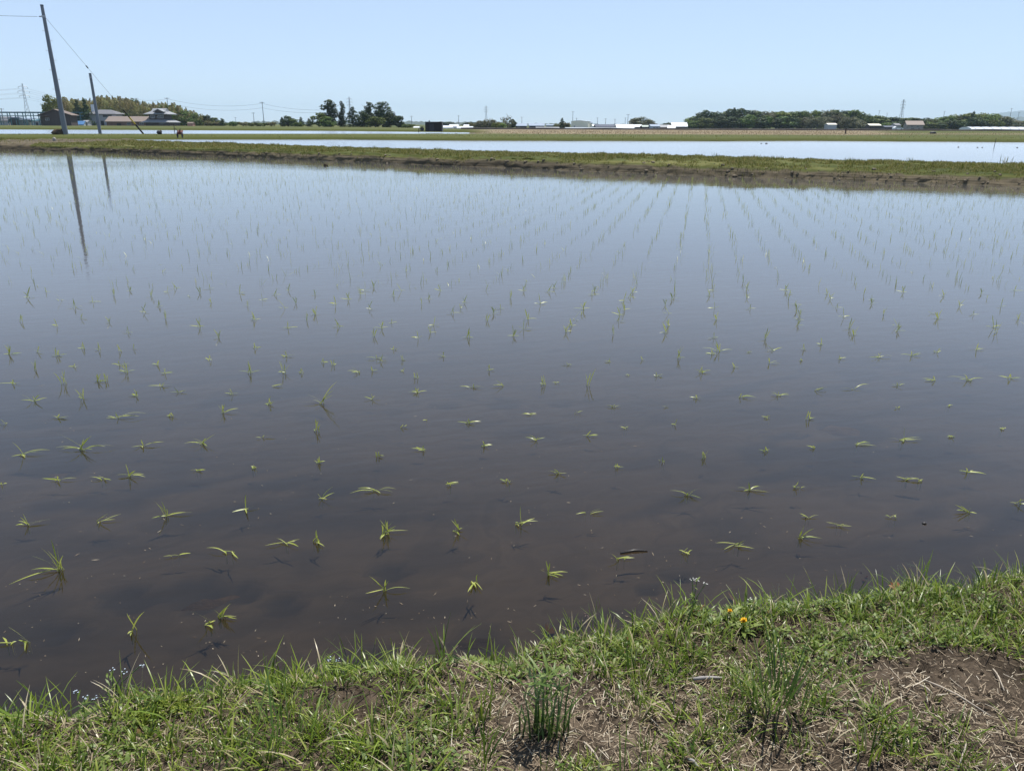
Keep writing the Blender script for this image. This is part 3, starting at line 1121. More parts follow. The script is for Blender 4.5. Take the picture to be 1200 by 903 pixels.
tree('round', 440, 137, 268, 17, 'leafy green tree low in front of the right clump', TG)
tree('round_dark', 457, 131, 272, 15, 'dark rounded tree under the right clump peak', TG)
tree('round_dark', 467, 136, 270, 13, 'short dark tree ending the dark group on the right', TG)
tree('bush', 478, 145.5, 262, 14, 'low green bush right of the dark tree group before the black hut', None, 'bush', 'bush')


# ------------------------------------------------------------------ houses
def house(name, label, px0, px1, eave, top, D, wallm, roofm, roof='gable_x', depth=8.0, rz=0.0, cat='house', over=.5, wins=(), door=None, dark=None, zb=None, group=None):
    pxc = (px0 + px1) / 2
    z0 = zland(pxc, D) if zb is None else zb
    W = (px1 - px0) * pxm(D)
    h = ztop(pxc, eave, D) - z0
    t = max(ztop(pxc, top, D) - z0, h + .15)
    o = thing(name, label, cat, at(pxc, D, z0 - .05), rz, group)
    h += .05
    t += .05
    ww = W - 2 * over if roof != 'gable_y' else W - 2 * over
    dd = depth
    MB().box((0, dd / 2, h / 2), (ww, dd, h)).build('wall', wallm, o)
    if roof == 'gable_x':                      # ridge along x: a slope faces us
        e = over
        sl = (t - h) / (dd / 2)
        th = .16
        sec = [(-e, h - e * sl), (dd / 2, t), (dd + e, h - e * sl), (dd + e, h - e * sl + th), (dd / 2, t + th), (-e, h - e * sl + th)]
        rm = MB().prism(sec, -W / 2, W / 2, 'x')
        g = MB().prism([(0.01, h + .002), (dd - .01, h + .002), (dd / 2, t - .01)], -ww / 2 + .01, ww / 2 - .01, 'x').build('gable', wallm, o)
    elif roof == 'gable_y':                    # gable end faces us
        e = over
        sl = (t - h) / (W / 2 - e)
        th = .16
        sec = [(-W / 2, h - e * sl), (0, t), (W / 2, h - e * sl), (W / 2, h - e * sl + th), (0, t + th), (-W / 2, h - e * sl + th)]
        rm = MB().prism(sec, -e, dd + e, 'y')
        MB().prism([(-ww / 2 + .01, h + .002), (ww / 2 - .01, h + .002), (0, t - .01)], 0.01, dd - .01, 'y').build('gable', wallm, o)
    elif roof == 'hip':
        e = over
        rl = max(W - dd, W * .35) / 2
        vs = [(-W / 2, -e, h), (W / 2, -e, h), (W / 2, dd + e, h), (-W / 2, dd + e, h), (-rl, dd / 2, t), (rl, dd / 2, t)]
        vs += [(x, y, h + .004 - .15) for x, y, z in vs[:4]]
        rm = MB().add(vs, [(0, 1, 5, 4), (1, 2, 5), (2, 3, 4, 5), (3, 0, 4), (0, 6, 7, 1), (1, 7, 8, 2), (2, 8, 9, 3), (3, 9, 6, 0), (6, 9, 8, 7)])
    elif roof == 'arch':
        n = 10
        sec = [(dd / 2 - math.cos(PI * i / n) * (dd / 2 + .06), h + math.sin(PI * i / n) * (t - h)) for i in range(n + 1)]
        rm = MB().prism(sec[::-1], -W / 2, W / 2, 'x')
    else:                                      # mono-pitch, low at the front
        e = over
        th = .14
        rm = MB().prism([(-e, h), (dd + e, t), (dd + e, t + th), (-e, h + th)], -W / 2, W / 2, 'x')
    rm.build('roof', roofm, o)
    for (fx, fz, fw, fh) in wins:              # fractions of the front wall
        wx, wz, w_, h_ = (fx - .5) * ww, fz * h, fw * ww, fh * h
        f = MB()
        for sx in (-1, 1):
            f.box((wx + sx * (w_ / 2 + .04), -.03, wz), (.08, .1, h_ + .16))
        f.box((wx, -.03, wz + h_ / 2 + .04), (w_ - .004, .1, .08))
        f.box((wx, -.035, wz - h_ / 2 - .04), (w_ - .004, .13, .08))
        f.box((wx, -.025, wz), (.05, .06, h_ - .004))
        wo = f.build('window', GREYM, o)
        MB().box((wx, -.012, wz), (w_ - .01, .02, h_ - .01)).build('pane', GLASSM, wo)
    if door:
        fx, fw, fh = door
        MB().box(((fx - .5) * ww, -.025, fh * h / 2), (fw * ww, .05, fh * h)).build('door', dark or DARKM, o)
    return o


# old barn behind the pole
b = house('barn', 'old dusky plank barn with a sagging rusty tin roof left of the tall pole', 48, 84, 134.5, 128.5, 296, WALL_P, RUST, 'gable_y', 9, R(14), 'barn', .7, [(.22, .6, .12, .2)], (.7, .18, .7))
MB().box((-4.0, -1.2, 3.35), (3.4, 3.0, .12), R(-8)).build('lean_to_roof', RUST, b)

# teal steel frame, small sheds in and behind it
ft = thing('steel_frame', 'long teal painted steel frame of posts and rails beside the barn', 'steel frame', at(22, 318, .3))
x0 = at(-60, 318).x - ft.location.x
x1 = at(99, 318).x - ft.location.x
for z_, s_ in ((ztop(20, 131.5, 318) - .3, .28), (ztop(20, 135.6, 318) - .3, .26), (ztop(20, 139.5, 318) - .3, .16)):
    MB().box(((x0 + x1) / 2, 0, z_), (x1 - x0, .22, s_)).build('rail', TEALM, ft)
htop = ztop(20, 131.5, 318) - .3
k = 0
xx_ = x0
while xx_ < x1:
    MB().box((xx_, .26, htop / 2), (.24, .24, htop)).build('post', TEALM, ft)
    MB().box((xx_, 3.6, htop / 2), (.24, .24, htop)).build('post', TEALM, ft)
    xx_ += 3.05
MB().box(((x0 + x1) / 2, 3.3, htop - .2), (x1 - x0, .22, .26)).build('rail', TEALM, ft)
house('shed', 'small grey shed with a sloping roof at the left edge behind the teal frame', -14, 10, 141.5, 137, 326, WALL_W, TILE_D, 'gable_x', 6, 0, 'shed', .3)
house('shed', 'dark open fronted shed inside the teal frame, left of the pale shed', 11.5, 21.5, 138.5, 137, 326, DARKM, NAVY, 'mono', 5, 0, 'shed', .2)
house('shed', 'grey green shed inside the teal frame right of the dark one', 22.5, 35, 140.5, 138.5, 327, mat('grey green sheet', (.22, .26, .25), (.17, .2, .2), .8, .7), BLUEG, 'mono', 5, 0, 'shed', .2, [(.5, .55, .3, .3)])
house('shed', 'pale mottled shed between the teal frame and the old barn', 37, 47.5, 142, 140, 327, WALL_W, TEALM, 'mono', 5, 0, 'shed', .2, (), (.6, .3, .7))

# white house
wh = house('house', 'pale grey two storey house with a dark hip roof behind the short pole', 100.5, 138.5, 133.6, 128.4, 326, WALL_W, TILE_D, 'hip', 9, R(3), 'house', .7, [(.14, .55, .07, .12), (.72, .83, .3, .18), (.36, .22, .1, .16)], (.52, .1, .42))
tk = MB()
tk.tube([(-3.9, 3, 5.0), (-3.9, 3, 8.1)], .75, 12)
tk.build('water_tank', WHITE, wh)
# small roofs beside it
house('shed', 'small shed with a blue tarpaulin roof between the pole and the pale house', 89, 98, 146, 142.2, 312, WHITE, BLUEM, 'gable_x', 3, 0, 'shed', .2)
house('shed', 'little lean to with a grey roof against the pale house wall', 96.5, 103, 143.2, 141.4, 314, WALL_W, TILE_G, 'gable_x', 3, 0, 'shed', .2, (), (.5, .5, .7))
# long low building
house('shed', 'long low brown walled building with a brown tiled roof beside the pale house', 123.5, 174, 142.2, 136.8, 318, WALL_BR, TILE_B, 'gable_x', 7, 0, 'shed', .5, [(.55, .45, .09, .42), (.86, .5, .1, .3)], (.3, .11, .55))
# traditional two-storey house
D = 316
th_ = thing('house', 'dark walled two storey house with silver grey tiled roofs on two levels', 'house', at(183, D, .3), R(-4))
zf = lambda y: ztop(183, y, D) - .3
Wl = 34 * pxm(D)
MB().box((0.6, 4, zf(143) / 2), (Wl * .86, 8, zf(143))).build('wall', WALL_P, th_)
lr = MB()
hx = Wl / 2
z1, z2 = zf(143.2), zf(140.2)
vs = [(-hx, -1.0, z1), (hx, -1.0, z1), (hx, 9, z1), (-hx, 9, z1), (-hx * .62, 1.3, z2), (hx * .66, 1.3, z2), (hx * .66, 7, z2), (-hx * .62, 7, z2)]
vs += [(a, b_, z1 - .18) for a, b_, c in vs[:4]]
lr.add(vs, [(0, 1, 5, 4), (1, 2, 6, 5), (2, 3, 7, 6), (3, 0, 4, 7), (4, 5, 6, 7), (0, 8, 9, 1), (1, 9, 10, 2), (2, 10, 11, 3), (3, 11, 8, 0), (8, 11, 10, 9)])
lr.build('lower_roof', TILE_G, th_)
MB().box((-.1, 4.15, (z2 + zf(133.4)) / 2 + .01), (Wl * .56, 5.6, zf(133.4) - z2)).build('upper_wall', WALL_D, th_)
ur = MB()
hx = Wl * .43
z1, z2, z3 = zf(133.6), zf(130.3), zf(126.8)
vs = [(-hx, .2, z1), (hx, .2, z1), (hx, 8.2, z1), (-hx, 8.2, z1), (-hx * .55, 2.4, z2), (hx * .62, 2.4, z2), (hx * .62, 6, z2), (-hx * .55, 6, z2), (-hx * .55, 4.2, z3), (hx * .62, 4.2, z3)]
vs += [(a, b_, z1 - .2) for a, b_, c in vs[:4]]
ur.add(vs, [(0, 1, 5, 4), (1, 2, 6, 5), (2, 3, 7, 6), (3, 0, 4, 7), (4, 5, 9, 8), (6, 7, 8, 9), (5, 6, 9), (7, 4, 8), (0, 10, 11, 1), (1, 11, 12, 2), (2, 12, 13, 3), (3, 13, 10, 0), (10, 13, 12, 11)])
uro = ur.build('upper_roof', TILE_G, th_)
gb = MB()
gx = hx * .28
gz0, gz1 = zf(133.0), zf(128.3)
gb.prism([(gx - 2.1, gz0 + .5), (gx, gz1), (gx + 2.1, gz0 + .5), (gx + 2.1, gz0 + .72), (gx, gz1 + .24), (gx - 2.1, gz0 + .72)], 0.0, 4.0, 'y')
gb.build('dormer_roof', TILE_G, uro)
MB().prism([(gx - 1.9, gz0 + .5), (gx + 1.9, gz0 + .5), (gx, gz1 - .02)], .25, 3.6, 'y').build('dormer_gable', WALL_D, uro)
for fx, w_ in ((-.28, 1.7), (.22, 2.4)):
    wo = MB().box((fx * Wl * .56, 1.31, (zf(140.2) + zf(133.4)) / 2), (w_, .06, 1.1)).build('window', GREYM, th_)
    MB().box((fx * Wl * .56, 1.27, (zf(140.2) + zf(133.4)) / 2), (w_ - .2, .05, .9)).build('pane', GLASSM, wo)
MB().box((-2.6, -.03, .95), (1.6, .06, 1.8)).build('door', WALL_D, th_)
MB().box((2.4, -.03, 1.2), (2.6, .06, 1.2)).build('window', GLASSM, th_)
house('shed', 'tiny rusty red shed at the foot of the grove right of the tiled house', 219, 226, 145, 143.6, 312, REDB, RUST, 'gable_x', 2.5, 0, 'shed', .15)


# ------------------------------------------------------------------ poles
def mid(a, b, t, sag=0):
    a, b = Vector(a), Vector(b)
    p = a.lerp(b, t)
    p.z -= sag * 4 * t * (1 - t)
    return p


def wire(name, label, a, b, rad, sag=0.0, cat='cable', group=None, n=18, m=None):
    a, b = Vector(a), Vector(b)
    o = MB().tube([mid(a, b, i / n, sag) - a for i in range(n + 1)], rad, 5).build(name, m or WIREM, None, False, a)
    return tag(o, label, cat, group)


HP = ztop(54, 6.5, POLE.y)
up = thing('utility_pole', 'tall concrete utility pole with step bolts, standing at the left on bare earth', 'utility pole', POLE)
lean = Vector((-.12, 0, 0))
HL = HP - POLE.z
MB().tube([Vector((0, 0, -.6)), Vector((0, 0, HL)) + lean], [.235, .125], 20).build('shaft', CONC, up)
for i in range(9):
    z = 2.2 + i * .78
    s = 1 if i % 2 else -1
    rr = .23 - .11 * z / HL
    MB().tube([(s * rr * .9 + lean.x * z / HL, 0, z), (s * (rr + .20) + lean.x * z / HL, -.01, z + .01), (s * (rr + .21) + lean.x * z / HL, -.01, z + .05)], .014, 6).build('step_bolt', GREYM, up)
MB().tube([(lean.x, 0, HL - .95), (lean.x, 0, HL - .78)], .16, 18).build('pole_band', GREYM, up)
MB().tube([(lean.x, 0, HL - .02), (lean.x, 0, HL + .05)], .135, 18).build('pole_cap', DARKM, up)
MB().tube([(-.14, 0, HL - .85), (-.42, 0, HL - .86), (-.55, 0, HL - .87)], [.03, .05, .03], 8).build('insulator', GREYM, up)
wa = POLE + Vector((-.67, 0, HL - .87))
wire('overhead_wire', 'thin wire running from the tall pole out of the picture to the left', wa, at(-260, POLE.y - 4, ztop(-60, 4, POLE.y)), .014, .3)

GA = POLE + Vector((.02, 0, ztop(61, 21, POLE.y) - POLE.z))
GB_ = gp(167, 155.8, .33)
gw = thing('guy_wire', 'slanting guy wire from the tall pole down to the bank with a yellow black guard', 'guy wire', GB_)
rel = GA - GB_
MB().tube([Vector((0, 0, 0)), rel], .011, 6).build('strand', WIREM, gw)
MB().tube([rel * .615, rel * .635], [.05, .05], 10).build('strain_insulator', DARKM, gw)
d1 = rel.normalized()
MB().tube([d1 * -.3, d1 * 1.55], .085, 10).build('lower_guard', BLKM, gw)
MB().tube([d1 * 1.55, d1 * 2.75], .075, 10).build('guard_sleeve', YELM, gw)
MB().tube([d1 * 2.75, d1 * 3.9], .065, 10).build('upper_guard', BLKM, gw)

P2 = gp(117.3, 155.6, .33)
H2 = ztop(106.5, 86.5, P2.y) - P2.z
sp = thing('utility_pole', 'shorter plain grey pole standing right of the tall pole', 'utility pole', P2)
MB().tube([Vector((0, 0, -.6)), Vector((-.06, 0, H2))], [.17, .125], 16).build('shaft', CONC, sp)
MB().tube([(-.06, 0, H2 - .02), (-.06, 0, H2 + .04)], .132, 16).build('pole_cap', DARKM, sp)
MB().tube([(-.05, 0, H2 * .93), (-.05, 0, H2 * .945)], .15, 16).build('pole_band', GREYM, sp)


def dist_pole(label, px, top, D, arms=1, group=None, r=.16):
    z0 = zland(px, D)
    H = ztop(px, top, D) - z0
    o = thing('utility_pole', label, 'utility pole', at(px, D, z0), trng.uniform(-.3, .3), group)
    MB().tube([(0, 0, -.3), (0, 0, H)], [r, r * .6], 8).build('shaft', CONC, o)
    for k in range(arms):
        a = MB().box((0, -.14, H - .35 - k * .9), (2.0, .12, .12)).build('cross_arm', GREYM, o)
        for x_ in (-.9, -.3, .3, .9):
            MB().tube([(x_, -.14, H - .29 - k * .9), (x_, -.14, H - .05 - k * .9)], .05, 6).build('insulator', DARKM, a)
    return o


pa = dist_pole('far pole with a cross arm right of the tiled house roof', 199.5, 114.5, 345, 1)
pb = dist_pole('cross armed pole rising from the bamboo grove above the long shed', 163.5, 115, 356, 1)
pc = dist_pole('tallest far pole with a cross arm between grove and dark trees', 309.5, 119.5, 330, 1)
pd_ = dist_pole('shorter far pole just left of the tall cross armed one', 298, 132, 420, 1)
dist_pole('faint distant pole above the hedge right of the lone tree', 276.5, 137.5, 620, 1)
dist_pole('slender pole at the left edge of the teal steel frame', 4.5, 127, 300, 1)
for i, dz in enumerate((0, -.75)):
    lv = ('upper', 'lower')[i]
    wire('power_line', lv + ' sagging line between the grove pole and the tall far pole', pa.location + Vector((0, 0, ztop(199, 116, 345) - .3 + dz * 2.2)), pc.location + Vector((0, 0, ztop(309, 121.5, 330) - .3 + dz * 2.2)), .03, 1.8)
    wire('power_line', lv + ' sagging line from the tall far pole to the dark tree group', pc.location + Vector((0, 0, ztop(309, 121.5, 330) - .3 + dz * 2.2)), at(384, 284, ztop(384, 129, 284) + dz), .03, .8)
wire('power_line', 'line between the two cross armed poles above the tiled house', pb.location + Vector((0, 0, ztop(163, 116.5, 356) - .3)), pa.location + Vector((0, 0, ztop(199, 116, 345) - .3)), .03, .6)
for label, px, top, D in [
        ('thick distant pole right of the dark tree group, above the low hill', 482.5, 136, 520),
        ('distant pole above the white greenhouses right of the black hut', 537.5, 135.5, 560),
        ('thin distant mast over the blue grey roofed house', 611.5, 137, 620),
        ('tallest thin mast just above the cream warehouse', 671, 130.5, 560),
        ('short thin mast right of the tallest one over the cream warehouse', 675.5, 138.5, 640),
        ('distant pole left of the round tree behind the white roof', 735.5, 134, 520),
        ('thin pole left of the thicker one before the round tree', 732.5, 138, 640),
        ('thin pole above the dark blue roof, left of three', 700, 138, 640),
        ('thin pole above the dark blue roof, middle of three', 709.5, 139, 640),
        ('thin pole above the dark blue roof, right of three', 720.5, 139.5, 640),
        ('faint thin pole over the wood left of the right hand pylon', 1028, 129.5, 700),
        ('faint short pole over the wood halfway to the right hand pylon', 1037.5, 132.5, 760),
        ('faint pole over the wood left of the small conifer peak', 1104, 130.5, 640),
        ('thin pole in front of the blue mountain at the right', 1181.5, 127, 640),
        ('short thin pole at the far right before the dark blue hill', 1191, 131.5, 700)]:
    dist_pole(label, px, top, D, 1, None, .2)


# ------------------------------------------------------------------ lattice pylons
def pylon(label, px, top, D, arms=3, wbase=6.0, rz=0.0):
    z0 = zland(px, D)
    H = ztop(px, top, D) - z0
    o = thing('pylon', label, 'pylon', at(px, D, z0), rz)
    k = wbase / 2
    def hw(z):
        t = z / H
        return k * (1 - t / .55) + .9 * (t / .55) if t < .55 else .9 - .6 * (t - .55) / .45
    lv = [0, .16, .30, .42, .52, .60, .68, .76, .84, .92, 1.0]
    rad = max(.13, .14 * pxm(D))
    for sx, sy in ((-1, -1), (1, -1), (1, 1), (-1, 1)):
        MB().tube([(sx * hw(H * t), sy * hw(H * t), H * t) for t in lv], rad, 5).build('leg', GREYM, o)
    br = MB()
    for a, b in zip(lv[:-1], lv[1:]):
        za, zb = H * a, H * b
        for s in (-1, 1):
            br.tube([(-hw(za), s * hw(za), za), (hw(zb), s * hw(zb), zb)], rad * .6, 4)
            br.tube([(hw(za), s * hw(za), za), (-hw(zb), s * hw(zb), zb)], rad * .6, 4)
            br.tube([(s * hw(za), -hw(za), za), (s * hw(zb), hw(zb), zb)], rad * .6, 4)
    br.build('bracing', GREYM, o)
    for j in range(arms):
        z = H * (.70 + .11 * j)
        L = (3.6, 4.2, 3.4)[j % 3]
        a = MB()
        for s in (-1, 1):
            a.tube([(-L, 0, z), (0, s * hw(z), z + .1)], rad * .8, 4)
            a.tube([(L, 0, z), (0, s * hw(z), z + .1)], rad * .8, 4)
            a.tube([(s * L, 0, z), (0, 0, z + 1.3)], rad * .7, 4)
        ao = a.build('cross_arm', GREYM, o)
        for s in (-1, 1):
            MB().tube([(s * L, 0, z), (s * L, 0, z - 1.4)], .12, 5).build('insulator', DARKM, ao)
    return o, H


py1, H1 = pylon('lattice pylon at the left above the teal steel frame', 34.5, 98, 700, 3, 5.2, .5)
pylon('thin lattice pylon rising behind the dark tree group', 411, 113.5, 1150, 3, 7)
pylon('lattice pylon above the grey brown scrub left of the town', 569.8, 124, 1500, 3, 8)
pylon('lattice pylon leaning up over the wood at the right', 1054.5, 116.5, 1050, 3, 7, .4)
k = 0
for j in range(3):
    for s, nm in ((-1, 'near'), (1, 'far')):
        z = H1 * (.70 + .11 * j) - 1.4
        L = (3.6, 4.2, 3.4)[j]
        a = py1.location + Vector((s * L * math.cos(.5), s * L * math.sin(.5), z))
        lev = ('lowest', 'middle', 'top')[j]
        wire('transmission_line', lev + ' ' + nm + ' side wire from the left pylon off the left edge', a, at(-420, 730 + s * 4, z + .3), .045, 6, 'cable')
        wire('transmission_line', lev + ' ' + nm + ' side wire from the left pylon falling behind the grove', a, at(210, 900 + s * 4, zland(210, 900) + z * .55), .045, 6, 'cable')

# ------------------------------------------------------------------ things at the left corner of the fields
ms = MB().blob((0, 0, .09), (.10, .09, .15), 3, 9, .12).build('stone_marker', STONE, None, True, gp(64, 166, .3))
tag(ms, 'small pale stone marker on the bare earth in front of the tall pole', 'stone')
for i, (px, py, sx, sz, lab) in enumerate([(68.5, 157.6, .55, .32, 'larger dark clod of dug earth heaped left of the tall pole'), (74.5, 157.2, .35, .3, 'smaller dark clod of dug earth touching the tall pole foot')]):
    o = MB().blob((0, 0, sz * .4), (sx, sx * .7, sz), 20 + i, 10, .25).build('earth_clod', SOIL, None, True, gp(px, py, .33))
    tag(o, lab, 'clod')
db = MB()
db.blob((0, 0, .13), (.25, .2, .2), 31, 10, .2)
db.blob((.12, .05, .25), (.12, .12, .12), 32, 8, .2)
tag(db.build('bundle', DARKM, None, True, gp(187, 157.2, .33)), 'dark rumpled bundle lying on the bank right of the guy wire', 'bundle')
D = gp(209, 162.6, .2).y
tl = thing('tiller', 'small dark red walking tiller parked at the near end of the bank', 'tiller', at(209, D, .26), R(12))
RED = mat('worn red paint', (.15, .038, .03), (.10, .03, .026), 6, .6)
for s in (-1, 1):
    wv = MB()
    n = 14
    ring = [(s * .17, .20 * math.cos(2 * PI * i / n), .20 + .20 * math.sin(2 * PI * i / n)) for i in range(n + 1)]
    wv.tube(ring, .035, 6, False)
    for q in range(4):
        wv.tube([(s * .17, 0, .2), (s * .17, .19 * math.cos(q * PI / 2), .2 + .19 * math.sin(q * PI / 2))], .015, 5)
    wv.build('wheel', DARKM, tl)
MB().box((0, .02, .34), (.24, .36, .16)).build('engine', RED, tl)
MB().tube([(0, .18, .42), (0, .2, .58)], .045, 8).build('exhaust', DARKM, tl)
MB().tube([(-.05, -.1, .38), (-.16, -.45, .68), (-.18, -.6, .70)], .018, 6).build('handlebar', DARKM, tl)
MB().tube([(.05, -.1, .38), (.16, -.45, .68), (.18, -.6, .70)], .018, 6).build('handlebar', DARKM, tl)
MB().prism([(-.1, .24), (.34, .5), (.34, .54), (-.1, .28)], -.2, .2, 'x').build('fender', RED, tl)
pst = MB()
pst.tube([(0, 0, -.2), (0.01, 0, .85)], [.035, .03], 7)
pst.box((0, 0, .87), (.16, .06, .06))
tag(pst.build('field_stake', BARK, None, False, gp(205, 157.2, .3)), 'short wooden stake on the bank behind the red tiller', 'stake')

# ------------------------------------------------------------------ the middle: black hut, greenhouses, scrub, town
hut = thing('hut', 'black box shaped field hut standing alone right of the dark tree group', 'hut', at(508, 124, .3))
Wh = 19.6 * pxm(124)
Hh = ztop(508, 143.4, 124) - .3
MB().box((0, 1, Hh / 2 - .03), (Wh, 2, Hh + .06)).build('wall', BLKM, hut)
MB().box((0, 1, Hh + .045), (Wh + .08, 2.1, .07)).build('roof', DARKM, hut)
MB().tube([(-Wh * .28, .8, Hh + .08), (-Wh * .28, .8, Hh + .26)], .09, 8).build('vent', DARKM, hut)
MB().box((-.3, -.015, Hh * .42), (.7, .03, Hh * .8)).build('door', DARKM, hut)
pm = thing('water_pump', 'small dark pump set standing close left of the black hut', 'pump', at(494.5, 124, .3))
MB().box((0, 0, .25), (.5, .4, .5)).build('housing', DARKM, pm)
MB().tube([(-.25, 0, .3), (-.5, 0, .35), (-.55, 0, -.2)], .07, 8).build('pipe', DARKM, pm)
MB().tube([(0, 0, .5), (0, 0, .68)], .1, 8).build('cap', DARKM, pm)

tree('round_dark', 522, 142.8, 700, 22, 'far off dark wooded clump low behind the white greenhouses, left one')
tree('round_dark', 552, 143.3, 700, 20, 'far off dark wooded clump low behind the white greenhouses, right one')
house('greenhouse', 'white low greenhouse right beside the black hut', 517, 530.5, 150, 147.2, 300, VINYL, VINYL, 'arch', 8, 0, 'greenhouse', .02)
house('greenhouse', 'taller white greenhouse with a bright rounded top, second from the hut', 526, 537, 149, 145.8, 306, VINYL, VINYL, 'arch', 7, 0, 'greenhouse', .02)
house('greenhouse', 'white long low greenhouse running up to the scrub, third from the hut', 535, 554, 150.3, 148.2, 300, VINYL, VINYL, 'arch', 8, 0, 'greenhouse', .02)
house('shed', 'white peaked shed behind the third greenhouse from the hut', 543, 549.5, 148.6, 146.6, 312, WHITE, WHITE, 'gable_x', 5, 0, 'shed', .1)
house('shed', 'tiny white roofed shed left of the small pump', 484, 491, 150, 148.8, 310, WHITE, WHITE, 'gable_x', 4, 0, 'shed', .1)

SG = 'scrub bushes left of the town'
for i, (px, top, wpx, k) in enumerate([(556, 144, 12, 'scrub'), (563, 141.5, 13, 'grey'), (571, 139.5, 14, 'scrub'), (579, 140.5, 14, 'grey'), (587, 142.5, 14, 'scrub'), (566, 146, 12, 'scrub')]):
    tree(k, px, top, 330, wpx, 'grey brown bush of the scrub patch under the middle pylon', SG, 'bush', 'bush')
tree('bright', 581, 144, 318, 10, 'bright green bush at the front of the grey brown scrub patch', None, 'bush', 'bush')
tree('bright', 588, 144.5, 318, 9, 'second bright green bush, close under the thin airy tree', None, 'bush', 'bush')
tree('airy', 594.5, 136, 334, 13, 'thin airy pale tree at the right end of the scrub patch')
tree('round_dark', 600.5, 140, 338, 8, 'small dark tree at the far right end of the scrub patch')

TH = dict(cat='house')
house('house', 'low house with a blue grey roof and dark front, right of the scrub patch', 603.5, 618, 147.8, 145.2, 350, WALL_D, BLUEG, 'gable_x', 7, 0, 'house', .3, [(.3, .5, .2, .4)], (.7, .2, .7))
house('house', 'house with a long blue grey roof left of the small conifer bush', 619.5, 638.5, 147.6, 145.0, 355, NAVY, BLUEG, 'gable_x', 7, 0, 'house', .3, [(.5, .5, .2, .4)], (.2, .1, .7))
house('shed', 'low pale grey roofed shed in front of the two blue grey roofs', 628, 656, 150.4, 149.3, 330, WALL_W, TILE_G, 'mono', 4, 0, 'shed', .1)
tree('scrub', 653, 144.5, 352, 9, 'olive bush left of the small dark conifer by the cream warehouse', None, 'bush', 'bush')
tree('conifer', 658.7, 138.5, 352, 6, 'small dark conifer standing left of the cream warehouse')
tree('scrub', 664, 143.2, 350, 10, 'olive bush filling the gap before the cream warehouse', None, 'bush', 'bush')
house('shed', 'low dark green shed behind the olive bush left of the warehouse', 640, 652, 147.4, 146.2, 372, mat('dark green sheet', (.06, .10, .08), (.05, .085, .07), .8, .6), BLUEG, 'mono', 5, 0, 'shed', .1)
house('warehouse', 'cream windowless warehouse, the tallest block of the far town', 669, 689.5, 142.4, 141.5, 380, CREAM, WHITE, 'gable_y', 14, R(-12), 'warehouse', .1, (), (.2, .1, .4), GREYM)
house('warehouse', 'blue grey roofed lean to on the right side of the cream warehouse', 688, 694.5, 144.4, 142.4, 386, CREAM, BLUEG, 'gable_x', 8, 0, 'warehouse', .1)
house('greenhouse', 'long low grey covered greenhouse stretching in front of the cream warehouse', 663, 716, 152, 149.4, 300, mat('grey film', (.33, .36, .38), (.27, .30, .32), .8, .5), mat('grey roof film', (.36, .39, .41), (.29, .32, .34), .8, .5), 'arch', 9, 0, 'greenhouse', .02)
house('greenhouse', 'grey covered greenhouse under the white roof, right of the long one', 716.5, 744, 152, 149.6, 302, mat('pale film', (.36, .39, .41), (.29, .32, .34), .8, .5), mat('pale roof film', (.38, .41, .43), (.31, .34, .36), .8, .5), 'arch', 9, 0, 'greenhouse', .02)
house('shed', 'small white shed squeezed between the warehouse and the dark blue roof', 694, 698.5, 148, 146.4, 372, WHITE, WHITE, 'gable_x', 5, 0, 'shed', .1)
house('house', 'long low house with a dark blue roof behind the grey greenhouses', 698, 723, 149, 146.2, 360, NAVY, NAVY, 'gable_x', 9, 0, 'house', .3, [(.4, .5, .1, .3), (.7, .5, .1, .3)])
house('barn', 'barn with a gleaming white roof left of the round brown tree', 722.5, 744, 149.8, 146.2, 345, WALL_W, WHITE, 'gable_x', 8, 0, 'barn', .3)
house('house', 'small dark walled house with a white gable tucked under the round brown tree', 741, 750, 149, 146.4, 352, WALL_D, WHITE, 'gable_x', 6, R(-25), 'house', .3, [(.5, .5, .25, .35)])
for px, top, wpx in [(743, 139.5, 15), (751, 137.3, 17), (759, 139.5, 14), (764, 142, 9)]:
    tree('grey', px, top, 385, wpx, 'grey brown round headed tree of the clump behind the white roofed barn', 'trees of the clump behind the white barn')
house('shed', 'low shed with a pale green roof right of the round brown tree', 752.5, 763.5, 149, 147.2, 350, WALL_D, mat('pale green sheet', (.42, .47, .40), (.36, .4, .35), .8, .6), 'gable_x', 6, 0, 'shed', .2)
house('house', 'small blue grey house with pale windows right of the pale green roof', 762.5, 774, 148.4, 146.2, 345, mat('blue grey wall', (.36, .42, .52), (.3, .36, .45), .8, .7), BLUEG, 'gable_x', 6, 0, 'house', .2, [(.35, .55, .2, .35), (.7, .55, .18, .35)])
house('house', 'low house with a faded red wall and grey roof left of the big white roof', 773, 786, 149.4, 146.8, 345, REDB, TILE_G, 'gable_x', 6, 0, 'house', .2, (), (.25, .12, .6), WHITE)
house('shed', 'small steep white roofed shed against the dark barn', 782, 791.5, 151.6, 147.4, 330, WHITE, WHITE, 'gable_x', 4, R(-18), 'shed', .1)
house('barn', 'dark walled barn with a shining white roof at the foot of the wood', 787.5, 806, 148.3, 144.2, 338, WALL_D, WHITE, 'gable_x', 8, R(-6), 'barn', .4, (), (.5, .2, .6))
for px, top, wpx in [(778, 144.5, 7), (783, 143.8, 8), (789, 144.6, 6)]:
    tree('round_dark', px, top, 420, wpx, 'small dark tree peeping over the roofs left of the wood', 'trees peeping over the roofs')

